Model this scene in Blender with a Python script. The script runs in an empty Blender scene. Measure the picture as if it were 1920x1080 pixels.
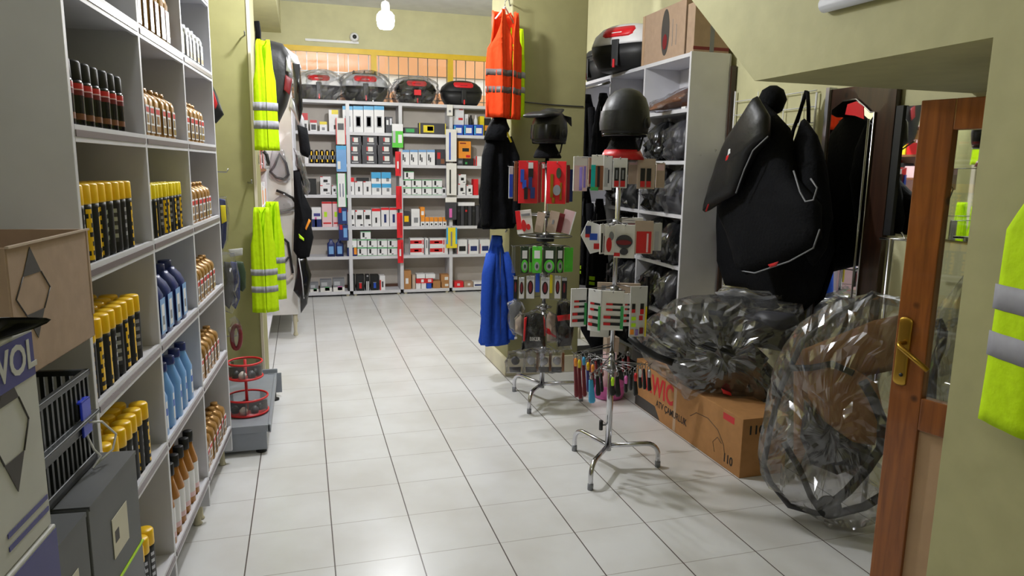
import bpy, math, random
from mathutils import Vector, Matrix, noise
PI = math.pi
SC = bpy.context.scene
COL = SC.collection
# ------------------------------------------------------------------ camera
F, YAW, PITCH, ROLL = 1321.2, 0.2892, 0.1699, 0.0154
CAM = Vector((0.2589, -2.6083, 1.5427))
_fwd = Vector((math.sin(YAW)*math.cos(PITCH), math.cos(YAW)*math.cos(PITCH), -math.sin(PITCH)))
_r = Vector((math.cos(YAW), -math.sin(YAW), 0)); _u = _r.cross(_fwd)
R2 = _r*math.cos(ROLL)+_u*math.sin(ROLL); U2 = -_r*math.sin(ROLL)+_u*math.cos(ROLL)
cd = bpy.data.cameras.new('camera'); cam = bpy.data.objects.new('camera', cd); COL.objects.link(cam)
cd.sensor_width = 36; cd.lens = 36*F/1920; cd.clip_start = 0.05; cd.clip_end = 100
cam.matrix_world = Matrix(((R2.x, U2.x, -_fwd.x, CAM.x), (R2.y, U2.y, -_fwd.y, CAM.y), (R2.z, U2.z, -_fwd.z, CAM.z), (0, 0, 0, 1)))
SC.camera = cam
SC.view_settings.view_transform = 'Standard'; SC.view_settings.look = 'None'
SC.view_settings.exposure = 0.12; SC.view_settings.gamma = 1.0; SC.view_settings.use_curve_mapping = False
# ------------------------------------------------------------------ world (daylight outside the back window)
w = bpy.data.worlds.new('world'); SC.world = w; w.use_nodes = True
bg = w.node_tree.nodes['Background']; bg.inputs[0].default_value = (0.95, 0.97, 1.0, 1); bg.inputs[1].default_value = 2.1
SC.cycles.max_bounces = 8; SC.cycles.transparent_max_bounces = 24
SC.cycles.caustics_reflective = False; SC.cycles.caustics_refractive = False
SC.cycles.sample_clamp_indirect = 4
LAMPS = [((0.95, 3.4, 2.71), 84, .07), ((0.6, 1.4, 3.12), 106, .08), ((-0.15, -2.5, 3.12), 14, .08)]

def at(px, py, ax, v):
    "world point where the photo's pixel meets the plane ax = v"
    d = _fwd + R2*((px-960)/F) + U2*((540-py)/F)
    i = 'xyz'.index(ax)
    return CAM + d*((v-CAM[i])/d[i])
def atp(px, py, p0, n):
    d = _fwd + R2*((px-960)/F) + U2*((540-py)/F); n = Vector(n)
    return CAM + d*((Vector(p0)-CAM).dot(n)/d.dot(n))

# ------------------------------------------------------------------ materials
def s2l(c): return tuple((x/12.92 if x <= .04045 else ((x+.055)/1.055)**2.4) for x in c)
MATS = {}
def mat(name, rgb=(128, 128, 128), rough=.5, metal=0, bump=0, scale=20, var=.04, emit=0, coat=0, sheen=0, alpha=1):
    if name in MATS: return MATS[name]
    m = bpy.data.materials.new(name); m.use_nodes = True; nt = m.node_tree; b = nt.nodes['Principled BSDF']
    c = s2l([x/255 for x in rgb]); N = nt.nodes.new
    tc = N('ShaderNodeTexCoord'); nz = N('ShaderNodeTexNoise'); nz.inputs['Scale'].default_value = scale; nz.inputs['Detail'].default_value = 3
    nt.links.new(tc.outputs['Object'], nz.inputs['Vector'])
    rp = N('ShaderNodeValToRGB'); rp.color_ramp.elements[0].position = .3; rp.color_ramp.elements[1].position = .7
    rp.color_ramp.elements[0].color = (*[max(0, x*(1-var*2)) for x in c], 1); rp.color_ramp.elements[1].color = (*[min(1, x*(1+var)) for x in c], 1)
    nt.links.new(nz.outputs['Fac'], rp.inputs['Fac']); nt.links.new(rp.outputs['Color'], b.inputs['Base Color'])
    b.inputs['Roughness'].default_value = rough; b.inputs['Metallic'].default_value = metal
    b.inputs['Specular IOR Level'].default_value = .15 if 'cloth' in name or 'vest' in name else .5
    b.inputs['Coat Weight'].default_value = coat; b.inputs['Sheen Weight'].default_value = sheen
    if emit:
        b.inputs['Emission Color'].default_value = (*c, 1); b.inputs['Emission Strength'].default_value = emit
    if bump:
        bp = N('ShaderNodeBump'); bp.inputs['Strength'].default_value = bump; bp.inputs['Distance'].default_value = .01
        nt.links.new(nz.outputs['Fac'], bp.inputs['Height']); nt.links.new(bp.outputs['Normal'], b.inputs['Normal'])
    MATS[name] = m; return m
def plastic(name, tint=(.93, .93, .95), haze=.06, spec=.25, scale=14, bump=.9):
    "thin clear crumpled foil"
    m = bpy.data.materials.new(name); m.use_nodes = True; nt = m.node_tree; nt.nodes.clear(); N = nt.nodes.new
    out = N('ShaderNodeOutputMaterial'); tr = N('ShaderNodeBsdfTransparent'); gl = N('ShaderNodeBsdfGlossy'); df = N('ShaderNodeBsdfDiffuse')
    tr.inputs[0].default_value = (*tint, 1); gl.inputs['Roughness'].default_value = .09; df.inputs[0].default_value = (.75, .75, .78, 1)
    lw = N('ShaderNodeFresnel'); lw.inputs['IOR'].default_value = 1.45
    tc = N('ShaderNodeTexCoord'); nz = N('ShaderNodeTexNoise'); nz.noise_type = 'RIDGED_MULTIFRACTAL'; nz.inputs['Scale'].default_value = scale*.35; nz.inputs['Detail'].default_value = 3; nz.inputs['Roughness'].default_value = .55; nz.inputs['Distortion'].default_value = .8
    mp = N('ShaderNodeMapping'); mp.inputs['Scale'].default_value = (1, 1, .55); mp.inputs['Rotation'].default_value = (.3, .5, .2)
    nt.links.new(tc.outputs['Object'], mp.inputs[0]); nt.links.new(mp.outputs[0], nz.inputs['Vector'])
    bp = N('ShaderNodeBump'); bp.inputs['Strength'].default_value = bump; bp.inputs['Distance'].default_value = .3/scale
    nt.links.new(nz.outputs['Fac'], bp.inputs['Height'])
    for q in (gl, lw): nt.links.new(bp.outputs['Normal'], q.inputs['Normal'])
    mr = N('ShaderNodeMapRange'); mr.inputs[1].default_value = 1.05; mr.inputs[2].default_value = 2.0; mr.inputs[3].default_value = haze*.6; mr.inputs[4].default_value = min(.6, haze*6)
    nt.links.new(nz.outputs['Fac'], mr.inputs[0])
    m1 = N('ShaderNodeMixShader'); nt.links.new(mr.outputs[0], m1.inputs[0]); nt.links.new(tr.outputs[0], m1.inputs[1]); nt.links.new(df.outputs[0], m1.inputs[2])
    mu = N('ShaderNodeMath'); mu.operation = 'MULTIPLY_ADD'; mu.inputs[1].default_value = .55; mu.inputs[2].default_value = spec*.12; mu.use_clamp = True
    nt.links.new(lw.outputs[0], mu.inputs[0])
    m2 = N('ShaderNodeMixShader'); nt.links.new(mu.outputs[0], m2.inputs[0]); nt.links.new(m1.outputs[0], m2.inputs[1]); nt.links.new(gl.outputs[0], m2.inputs[2])
    nt.links.new(m2.outputs[0], out.inputs[0]); MATS[name] = m; return m
def tilefloor():
    m = bpy.data.materials.new('floor_tiles'); m.use_nodes = True; nt = m.node_tree; b = nt.nodes['Principled BSDF']; N = nt.nodes.new
    tc = N('ShaderNodeTexCoord'); sp = N('ShaderNodeSeparateXYZ'); nt.links.new(tc.outputs['Object'], sp.inputs[0])
    def M(op, a, bb=None, c=None):
        n = N('ShaderNodeMath'); n.operation = op
        for i, v in enumerate((a, bb, c)):
            if v is None: continue
            if isinstance(v, (int, float)): n.inputs[i].default_value = v
            else: nt.links.new(v, n.inputs[i])
        return n.outputs[0]
    T = .333
    def line(o, wd):
        fr = M('FRACT', M('DIVIDE', o, T)); d = M('MINIMUM', fr, M('SUBTRACT', 1, fr)); return M('LESS_THAN', d, wd/T)
    lx = line(sp.outputs[0], .0025); ly = line(sp.outputs[1], .0019)
    nz = N('ShaderNodeTexNoise'); nz.inputs['Scale'].default_value = 2.2; nz.inputs['Detail'].default_value = 6
    nt.links.new(tc.outputs['Object'], nz.inputs['Vector'])
    rp = N('ShaderNodeValToRGB'); rp.color_ramp.elements[0].position = .35; rp.color_ramp.elements[1].position = .62
    rp.color_ramp.elements[0].color = (*s2l((.83, .825, .815)), 1); rp.color_ramp.elements[1].color = (*s2l((.885, .887, .89)), 1)
    nt.links.new(nz.outputs['Fac'], rp.inputs['Fac'])
    g1 = N('ShaderNodeMix'); g1.data_type = 'RGBA'; nt.links.new(M('MULTIPLY', ly, .62), g1.inputs[0]); nt.links.new(rp.outputs[0], g1.inputs[6]); g1.inputs[7].default_value = (*s2l((.52, .47, .43)), 1)
    g2 = N('ShaderNodeMix'); g2.data_type = 'RGBA'; nt.links.new(M('MULTIPLY', lx, .95), g2.inputs[0]); nt.links.new(g1.outputs[2], g2.inputs[6]); g2.inputs[7].default_value = (*s2l((.28, .23, .21)), 1)
    nt.links.new(g2.outputs[2], b.inputs['Base Color'])
    mx = M('MAXIMUM', lx, ly)
    b.inputs['Roughness'].default_value = .28; b.inputs['Specular IOR Level'].default_value = .45
    bp = N('ShaderNodeBump'); bp.inputs['Strength'].default_value = .3; bp.inputs['Distance'].default_value = .002; bp.invert = True
    nt.links.new(mx, bp.inputs['Height']); nt.links.new(bp.outputs['Normal'], b.inputs['Normal'])
    return m
def wood(name, c1, c2, scale=3, rough=.35):
    m = bpy.data.materials.new(name); m.use_nodes = True; nt = m.node_tree; b = nt.nodes['Principled BSDF']; N = nt.nodes.new
    tc = N('ShaderNodeTexCoord'); mp = N('ShaderNodeMapping'); mp.inputs['Scale'].default_value = (14, 14, 1.2)
    nz = N('ShaderNodeTexNoise'); nz.inputs['Scale'].default_value = scale; nz.inputs['Detail'].default_value = 5; nz.inputs['Distortion'].default_value = .6
    vo = N('ShaderNodeTexVoronoi'); vo.inputs['Scale'].default_value = 7
    rp = N('ShaderNodeValToRGB'); rp.color_ramp.elements[0].color = (*s2l([x/255 for x in c1]), 1); rp.color_ramp.elements[1].color = (*s2l([x/255 for x in c2]), 1)
    rp.color_ramp.elements[0].position = .3; rp.color_ramp.elements[1].position = .7
    nt.links.new(tc.outputs['Object'], mp.inputs[0]); nt.links.new(mp.outputs[0], nz.inputs['Vector']); nt.links.new(nz.outputs['Fac'], rp.inputs['Fac'])
    nt.links.new(tc.outputs['Object'], vo.inputs['Vector'])
    kr = N('ShaderNodeValToRGB'); kr.color_ramp.elements[0].color = (.05, .02, .01, 1); kr.color_ramp.elements[0].position = .06; kr.color_ramp.elements[1].color = (1, 1, 1, 1); kr.color_ramp.elements[1].position = .12
    nt.links.new(vo.outputs['Distance'], kr.inputs['Fac'])
    mx = N('ShaderNodeMix'); mx.data_type = 'RGBA'; mx.blend_type = 'MULTIPLY'; mx.inputs[0].default_value = .8
    nt.links.new(rp.outputs[0], mx.inputs[6]); nt.links.new(kr.outputs[0], mx.inputs[7]); nt.links.new(mx.outputs[2], b.inputs['Base Color'])
    b.inputs['Roughness'].default_value = rough; b.inputs['Coat Weight'].default_value = .3; MATS[name] = m; return m
def glassmat(name, fac=.1):
    m = bpy.data.materials.new(name); m.use_nodes = True; nt = m.node_tree; nt.nodes.clear(); N = nt.nodes.new
    out = N('ShaderNodeOutputMaterial'); tr = N('ShaderNodeBsdfTransparent'); gl = N('ShaderNodeBsdfGlossy'); gl.inputs['Roughness'].default_value = .01
    tr.inputs[0].default_value = (.93, .95, .94, 1); mx = N('ShaderNodeMixShader'); mx.inputs[0].default_value = fac
    nt.links.new(tr.outputs[0], mx.inputs[1]); nt.links.new(gl.outputs[0], mx.inputs[2]); nt.links.new(mx.outputs[0], out.inputs[0]); MATS[name] = m; return m
PAL = {
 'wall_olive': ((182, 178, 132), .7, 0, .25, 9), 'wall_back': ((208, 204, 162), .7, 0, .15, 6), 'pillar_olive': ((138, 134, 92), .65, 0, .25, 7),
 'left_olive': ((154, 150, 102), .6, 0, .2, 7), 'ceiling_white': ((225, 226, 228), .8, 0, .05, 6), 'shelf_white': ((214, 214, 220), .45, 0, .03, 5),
 'shelf_back': ((196, 188, 178), .6, 0, .05, 5), 'strip_grey': ((120, 108, 112), .35, .2, 0, 5), 'plinth_brown': ((88, 58, 40), .6, 0, .05, 12),
 'white': ((235, 235, 238), .45, 0, 0, 9), 'offwhite': ((230, 228, 224), .55, 0, 0, 9), 'black': ((17, 18, 21), .5, 0, 0, 9), 'black_matte': ((25, 26, 29), .45, 0, .1, 60),
 'black_cloth': ((14, 15, 19), .85, 0, .4, 60), 'black_gloss': ((12, 13, 16), .2, 0, 0, 9), 'dark_grey': ((62, 62, 68), .45, 0, 0, 9), 'carton_dark': ((88, 90, 92), .5, 0, .05, 9),
 'grey': ((130, 132, 138), .5, 0, 0, 9), 'light_grey': ((185, 187, 192), .5, 0, 0, 9), 'reflect_grey': ((158, 158, 168), .65, 0, 0, 30), 'reflect_dim': ((112, 104, 104), .4, 0, 0, 30),
 'red': ((205, 35, 40), .4, 0, 0, 9), 'bright_red': ((225, 35, 45), .35, 0, 0, 9), 'dark_red': ((120, 25, 35), .45, 0, 0, 9), 'pink': ((225, 110, 185), .45, 0, 0, 9), 'pale_pink': ((235, 200, 205), .5, 0, 0, 9),
 'orange': ((240, 150, 45), .45, 0, 0, 9), 'orange_vest': ((255, 78, 34), .7, 0, .25, 40), 'lime_vest': ((200, 240, 20), .7, 0, .25, 40), 'lime': ((190, 240, 30), .5, 0, 0, 9),
 'blue_cloth': ((38, 76, 176), .8, 0, .3, 50), 'blue': ((35, 80, 190), .4, 0, 0, 9), 'sky': ((70, 170, 225), .4, 0, 0, 9), 'navy': ((35, 50, 110), .35, 0, 0, 9), 'ltblue': ((120, 170, 225), .3, 0, 0, 9),
 'purple_blue': ((62, 62, 138), .45, 0, 0, 9), 'blue_tag': ((45, 70, 225), .35, 0, 0, 9), 'green': ((60, 165, 90), .45, 0, 0, 9), 'bright_green': ((90, 205, 60), .45, 0, 0, 9), 'dark_green': ((40, 60, 36), .6, 0, 0, 9),
 'yellow': ((235, 215, 40), .45, 0, 0, 9), 'cap_yellow': ((255, 203, 12), .35, 0, 0, 9), 'cap_lemon': ((250, 225, 15), .35, 0, 0, 9), 'frame_yellow': ((240, 200, 50), .4, 0, 0, 9), 'gold': ((165, 122, 62), .3, .35, 0, 9),
 'amber': ((172, 114, 42), .2, 0, 0, 9), 'peach': ((240, 170, 120), .8, 0, 0, 3), 'outside_white': ((245, 240, 236), .8, 0, 0, 3), 'carton': ((172, 146, 124), .75, 0, .08, 25), 'carton_warm': ((178, 128, 78), .75, 0, .08, 25), 'carton_pale': ((192, 172, 154), .75, 0, .08, 25),
 'brown': ((130, 82, 52), .55, 0, 0, 9), 'tape': ((190, 160, 130), .25, 0, 0, 9), 'logo_grey': ((70, 66, 64), .6, 0, 0, 9), 'paper': ((205, 205, 203), .6, 0, 0, 9), 'label_paper': ((222, 216, 196), .6, 0, 0, 9),
 'gondola_grey': ((142, 147, 156), .4, .1, 0, 9), 'cream_plastic': ((205, 198, 170), .45, 0, 0, 9), 'teal': ((30, 190, 190), .25, .3, 0, 9), 'violet': ((160, 140, 225), .25, .4, 0, 9), 'crate': ((52, 56, 58), .35, 0, 0, 9),
 'brass': ((190, 150, 62), .3, .9, 0, 9), 'chrome': ((205, 205, 210), .15, 1, 0, 9), 'steel': ((150, 150, 152), .3, .9, 0, 9), 'silver': ((190, 192, 200), .3, .6, 0, 9), 'panel_beige': ((196, 162, 128), .55, 0, .05, 10),
 'cream': ((226, 214, 200), .5, 0, 0, 9), 'lamp_glass': ((255, 252, 245), .4, 0, 0, 9)}
def M_(n):
    if n in MATS: return MATS[n]
    p = PAL[n]
    return mat(n, p[0], p[1], p[2], p[3], p[4], emit=(14 if n == 'lamp_glass' else 0))
plastic('clear_bag', haze=.05, spec=.5, scale=22); plastic('milky_bag', haze=.085, spec=1.0, scale=18, bump=1.0); plastic('clear_wrap', haze=.03, spec=.2, scale=30, bump=.4)
plastic('small_bag', haze=.12, spec=.3, scale=40)
wood('door_wood', (118, 66, 26), (164, 96, 40)); wood('dark_wood', (42, 26, 20), (64, 40, 28), rough=.3); wood('brown_wood', (110, 62, 40), (150, 92, 62))
glassmat('pane', .08); MATS['tiles'] = tilefloor()
mm = bpy.data.materials.new('mirror'); mm.use_nodes = True; mb = mm.node_tree.nodes['Principled BSDF']; mb.inputs['Metallic'].default_value = 1; mb.inputs['Roughness'].default_value = .02; mb.inputs['Base Color'].default_value = (.88, .9, .9, 1); MATS['mirror'] = mm

# ------------------------------------------------------------------ builders
def mtx(o):
    return Matrix.LocRotScale(o.location, o.rotation_euler, o.scale)
def full(o):
    m = mtx(o)
    while o.parent: o = o.parent; m = mtx(o) @ m
    return m
def tag(o, label=None, cat=None, group=None, kind=None):
    if label: o['label'] = label
    if cat: o['category'] = cat
    if group: o['group'] = group
    if kind: o['kind'] = kind
    return o
def thing(name, label, cat, loc=(0, 0, 0), rz=0, group=None):
    o = bpy.data.objects.new(name, None); COL.objects.link(o); o.empty_display_size = .05
    o.location = loc; o.rotation_euler = (0, 0, rz); return tag(o, label, cat, group)
class MB:
    def __init__(s, M=None): s.v = []; s.f = []; s.mi = []; s.sm = []; s.mats = []; s.M = M or Matrix.Identity(4)
    def m(s, n):
        if n not in s.mats: s.mats.append(n)
        return s.mats.index(n)
    def add(s, vs, fs, mat, smooth=False, M=None):
        T = s.M @ M if M is not None else s.M
        b = len(s.v); s.v += [T @ Vector(v) for v in vs]; k = s.m(mat) if isinstance(mat, str) else None
        for i, f in enumerate(fs):
            s.f.append([b+j for j in f]); s.mi.append(k if k is not None else s.m(mat[i])); s.sm.append(smooth if not isinstance(smooth, list) else smooth[i])
        return s
    def box(s, a, b, mat, M=None):
        x0, y0, z0 = [min(p, q) for p, q in zip(a, b)]; x1, y1, z1 = [max(p, q) for p, q in zip(a, b)]
        return s.add([(x0, y0, z0), (x1, y0, z0), (x1, y1, z0), (x0, y1, z0), (x0, y0, z1), (x1, y0, z1), (x1, y1, z1), (x0, y1, z1)],
                     [(0, 3, 2, 1), (4, 5, 6, 7), (0, 1, 5, 4), (1, 2, 6, 5), (2, 3, 7, 6), (3, 0, 4, 7)], mat, False, M)
    def lathe(s, prof, mat, n=20, c=(0, 0), M=None, caps=True, sx=1, sy=1):
        "prof: list of (r, z) or (r, z, mat)"
        vs = []; fs = []; ms = []
        for p in prof:
            for k in range(n): a = 2*PI*k/n; vs.append((c[0]+sx*p[0]*math.cos(a), c[1]+sy*p[0]*math.sin(a), p[1]))
        for i in range(len(prof)-1):
            for k in range(n):
                fs.append((i*n+k, i*n+(k+1) % n, (i+1)*n+(k+1) % n, (i+1)*n+k)); ms.append(prof[i][2] if len(prof[i]) > 2 else mat)
        if caps:
            fs.append(tuple(reversed(range(n)))); ms.append(ms[0]); fs.append(tuple(range((len(prof)-1)*n, len(prof)*n))); ms.append(ms[-2])
        return s.add(vs, fs, ms, True, M)
    def cyl(s, p, q, r, mat, n=12): return s.tube([p, q], r, mat, n)
    def tube(s, pts, r, mat, n=8, closed=False):
        pts = [Vector(p) for p in pts]; vs = []; L = len(pts); prev = None
        for i, p in enumerate(pts):
            a = pts[(i-1) % L] if (i or closed) else p; b = pts[(i+1) % L] if (i < L-1 or closed) else p
            t = (b-a).normalized()
            if prev is None: u = t.orthogonal().normalized()
            else: u = (prev - t*prev.dot(t)).normalized()
            prev = u; v = t.cross(u); rr = r[i] if isinstance(r, (list, tuple)) else r
            for k in range(n): an = 2*PI*k/n; vs.append(p+(u*math.cos(an)+v*math.sin(an))*rr)
        fs = [(i*n+k, i*n+(k+1) % n, ((i+1) % L)*n+(k+1) % n, ((i+1) % L)*n+k) for i in range(L if closed else L-1) for k in range(n)]
        if not closed: fs += [tuple(reversed(range(n))), tuple(range((L-1)*n, L*n))]
        return s.add(vs, fs, mat, True)
    def prism(s, poly, d, mat, smooth=False):
        "poly: 3D points of a flat outline, d: offset vector"
        n = len(poly); P = [Vector(p) for p in poly]; d = Vector(d)
        return s.add(P+[p+d for p in P], [tuple(reversed(range(n))), tuple(range(n, 2*n))]+[(i, (i+1) % n, n+(i+1) % n, n+i) for i in range(n)], mat, smooth)
    def loft(s, secs, mat, n=28, ex=1.0, rip=0, k=7, jit=0, seed=0, caps=True, M=None):
        "secs: (z, xc, yc, rx, ry[, mat]); superellipse exponent ex (<1 boxier), rip ripple amplitude"
        if jit and str(mat) != 'x':
            ns = []
            for a, c in zip(secs[:-1], secs[1:]):
                m_ = max(1, int(abs(c[0]-a[0])/.035))
                for j in range(m_): f = j/m_; ns.append(tuple(a[q]*(1-f)+c[q]*f for q in range(5))+tuple(a[5:]))
            secs = ns+[secs[-1]]
        vs = []; fs = []; ms = []
        for si, q in enumerate(secs):
            z, xc, yc, rx, ry = q[:5]
            for i in range(n):
                a = 2*PI*i/n; ca, sa = math.cos(a), math.sin(a)
                cx = math.copysign(abs(ca)**ex, ca); sy = math.copysign(abs(sa)**ex, sa)
                f = 1+rip*math.sin(k*a+seed+z*3)+(jit*(noise.noise(Vector((ca*3+seed, sa*3, z*14+seed)))+.5*noise.noise(Vector((ca*9+seed, sa*9, z*40+seed)))) if jit else 0)
                vs.append((xc+rx*cx*f, yc+ry*sy*f, z))
        for i in range(len(secs)-1):
            for j in range(n):
                fs.append((i*n+j, i*n+(j+1) % n, (i+1)*n+(j+1) % n, (i+1)*n+j)); ms.append(secs[i][5] if len(secs[i]) > 5 else mat)
        if caps:
            fs += [tuple(reversed(range(n))), tuple(range((len(secs)-1)*n, len(secs)*n))]; ms += [ms[0], ms[-1]]
        return s.add(vs, fs, ms, not str(ms[0]).endswith('_bag'), M)
    def pillow(s, poly, nrm, t, mat, jit=0, seed=0, k=5, rings=(1, .96, .86, .7, .48, .22), flat=0.0, sub=4):
        "closed cushion on a 3D outline: thickness t towards nrm (both sides)"
        P0 = [Vector(p) for p in poly]; P = []
        for i, p in enumerate(P0):
            q = P0[(i+1) % len(P0)]
            for j in range(sub): P.append(p.lerp(q, j/sub))
        pl = isinstance(mat, str) and mat.endswith('_bag')
        if pl and rings == (1, .96, .86, .7, .48, .22): rings = (1, .97, .9, .82, .73, .64, .55, .46, .37, .28, .18, .09)
        n = len(P); c = sum(P, Vector())/n; nr = Vector(nrm).normalized(); vs = []; fs = []
        for side in (1, -1):
            for ri, r in enumerate(rings):
                h = t*math.sqrt(max(0, 1-r**(2+6*flat)))
                for i, p in enumerate(P):
                    q = c+(p-c)*r
                    if pl and ri: tv = noise.noise_vector(q*11)*.035+noise.noise_vector(q*27)*.012; q = q+tv-nr*tv.dot(nr)
                    d = h*(1+jit*(noise.noise(q*k+Vector((seed, seed*2, 0)))*2+noise.noise(q*k*3.1+Vector((seed*3, seed, side)))*1.1)) if ri else 0
                    vs.append(q+nr*d*side)
            vs.append(c+nr*t*side*(1+jit*.5))
        m = len(rings)*n+1
        for sd in (0, 1):
            o = sd*m
            for ri in range(len(rings)-1):
                for i in range(n):
                    f = (o+ri*n+i, o+ri*n+(i+1) % n, o+(ri+1)*n+(i+1) % n, o+(ri+1)*n+i); fs.append(f if sd == 0 else f[::-1])
            for i in range(n):
                f = (o+(len(rings)-1)*n+i, o+(len(rings)-1)*n+(i+1) % n, o+m-1); fs.append(f if sd == 0 else f[::-1])
        # weld the two rims
        for i, f in enumerate(fs):
            fs[i] = tuple((j-m if m <= j < m+n else j) for j in f)
        return s.add(vs, fs, mat, not pl)
    def build(s, name, parent=None, bevel=0, subs=0, label=None, cat=None, group=None, kind=None, origin=None):
        me = bpy.data.meshes.new(name)
        if parent is not None: inv = full(parent).inverted(); vs = [inv @ v for v in s.v]; loc = None
        else:
            xs = [v.x for v in s.v]; ys = [v.y for v in s.v]; zs = [v.z for v in s.v]
            loc = Vector(origin) if origin is not None else Vector(((min(xs)+max(xs))/2, (min(ys)+max(ys))/2, min(zs))); vs = [v-loc for v in s.v]
        me.from_pydata([tuple(v) for v in vs], [], s.f)
        for n in s.mats: me.materials.append(M_(n))
        me.polygons.foreach_set('material_index', s.mi); me.polygons.foreach_set('use_smooth', s.sm); me.update()
        o = bpy.data.objects.new(name, me); COL.objects.link(o)
        if parent is not None: o.parent = parent
        else: o.location = loc
        if bevel:
            b = o.modifiers.new('bevel', 'BEVEL'); b.width = bevel; b.segments = 2; b.limit_method = 'ANGLE'; b.angle_limit = math.radians(50)
        if subs:
            b = o.modifiers.new('sub', 'SUBSURF'); b.levels = subs; b.render_levels = subs
        return tag(o, label, cat, group, kind)
def kids(o): return [c for c in COL.objects if c.parent == o]
def dup(o, label, loc=None, rz=None, kc=None, group=None):
    c = o.copy(); COL.objects.link(c)
    if loc is not None: c.location = loc
    if rz is not None: c.rotation_euler = (0, 0, rz)
    if label: c['label'] = label
    if group: c['group'] = group
    for ch in (kc if kc is not None else kids(o)):
        d = ch.copy(); COL.objects.link(d); d.parent = c
    return c
_tc = {}
def text(body, size, matn, parent, M, name='lettering', ext=.0006, sx=1, bold=0):
    "flat lettering standing in the local XZ plane of M"
    cu = bpy.data.curves.new('t', 'FONT'); cu.body = body; cu.size = size; cu.extrude = ext; cu.align_x = 'CENTER'; cu.align_y = 'CENTER'; cu.offset = bold*size
    cu.resolution_u = 3
    to = bpy.data.objects.new('t', cu); COL.objects.link(to); dg = bpy.context.evaluated_depsgraph_get(); me = bpy.data.meshes.new_from_object(to.evaluated_get(dg))
    bpy.data.objects.remove(to)
    T = full(parent).inverted() @ M @ Matrix.Rotation(PI/2, 4, 'X') @ Matrix.Diagonal((sx, 1, 1, 1)); me.transform(T); me.materials.clear(); me.materials.append(M_(matn))
    o = bpy.data.objects.new(name, me); COL.objects.link(o); o.parent = parent; return o
def TR(loc, rz=0): return Matrix.Translation(Vector(loc)) @ Matrix.Rotation(rz, 4, 'Z')
ORD = ['first', 'second', 'third', 'fourth', 'fifth', 'sixth', 'seventh', 'eighth', 'ninth', 'tenth']
def S(name, mb, **k): return mb.build(name, kind='structure', **k)

# ================================================================== THE SETTING
S('floor', MB().box((-1.6, -4.2, -.1), (4.6, 6.3, 0), 'tiles'), origin=(0, 0, 0))
S('ceiling', MB().box((-1.6, -4.2, 3.35), (4.6, 6.3, 3.45), 'ceiling_white'))
# back wall with window opening x .02..2.95, z 1.75..2.86
b = MB(); b.box((-.6, 6.15, 0), (4.6, 6.3, 1.75), 'wall_back').box((-.6, 6.15, 2.88), (4.6, 6.3, 3.35), 'wall_back').box((-.6, 6.15, 1.75), (.08, 6.3, 2.88), 'wall_back').box((3.2, 6.15, 1.75), (4.6, 6.3, 2.88), 'wall_back')
S('wall_back', b)
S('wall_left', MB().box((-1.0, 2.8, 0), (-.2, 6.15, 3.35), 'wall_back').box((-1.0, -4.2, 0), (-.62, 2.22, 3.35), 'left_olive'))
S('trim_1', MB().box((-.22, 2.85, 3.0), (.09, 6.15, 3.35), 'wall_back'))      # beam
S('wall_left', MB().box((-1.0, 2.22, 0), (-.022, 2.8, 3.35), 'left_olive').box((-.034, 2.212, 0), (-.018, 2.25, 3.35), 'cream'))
S('wall_behind', MB().box((-1.6, -4.3, 0), (4.6, -4.2, 3.35), 'wall_olive'))
S('wall_right', MB().box((2.95, -1.6, 0), (3.1, 6.15, 3.35), 'wall_back'))
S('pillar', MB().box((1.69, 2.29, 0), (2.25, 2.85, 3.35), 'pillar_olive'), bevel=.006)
S('baseboard_right', MB().box((1.665, 2.27, 0), (2.27, 2.87, .13), 'cream_plastic'), bevel=.004)
# wall of the stair with the low opening, then the flight above
wy = -.24
pr = [(1.9, -4.2, 0), (1.9, -1.205, 0), (1.9, -1.205, 1.875), (1.9, wy, 1.875), (1.9, .254+.0, 2.266), (1.9, 1.62, 3.35), (1.9, -4.2, 3.35)]
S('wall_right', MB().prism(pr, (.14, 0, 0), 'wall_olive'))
S('trim_2', MB().prism([(2.04, -1.6, 1.875), (2.04, wy, 1.875), (2.04, 1.62, 3.35), (2.04, -1.6, 3.35)], (.91, 0, 0), 'wall_olive'))   # underside of stair
S('wall_near', MB().box((2.04, -1.72, 0), (2.95, -1.6, 1.875), 'wall_olive'))
# window: yellow frame, panes, grille
wf = MB().box((.08, 6.152, 2.82), (3.2, 6.2, 2.88), 'frame_yellow').box((.08, 6.152, 1.75), (3.2, 6.2, 1.8), 'frame_yellow')
for x in (.08, 1.12, 2.04, 3.15): wf.box((x-.03+(.03 if x < .1 else 0), 6.152, 1.8), (x+.035, 6.2, 2.82), 'frame_yellow')
wf = S('window_1', wf)
MB().box((.08, 6.16, 1.8), (3.18, 6.166, 2.82), 'pane').build('pane', wf)
g = MB()
for i in range(26): g.box((.12+i*.118, 6.24, 1.75), (.126+i*.118+.004, 6.25, 2.88), 'steel')
for z in (2.05, 2.33, 2.61): g.box((.08, 6.236, z), (3.2, 6.244, z+.01), 'steel')
g.build('grille', wf)
# outside
b = MB().box((-6, 8.6, -.1), (9, 8.8, 2.2), 'outside_white').box((-6, 8.55, 2.2), (9, 8.8, 2.65), 'peach').box((-6, 8.6, 2.65), (9, 8.8, 2.9), 'outside_white').box((-6, 8.55, 2.9), (9, 8.8, 3.25), 'peach').box((-6, 8.6, 3.25), (9, 8.8, 5.2), 'outside_white')
S('wall_outside', b); S('ground_outside', MB().box((-6, 6.31, -.2), (9, 8.6, -.1), 'grey'))
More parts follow.
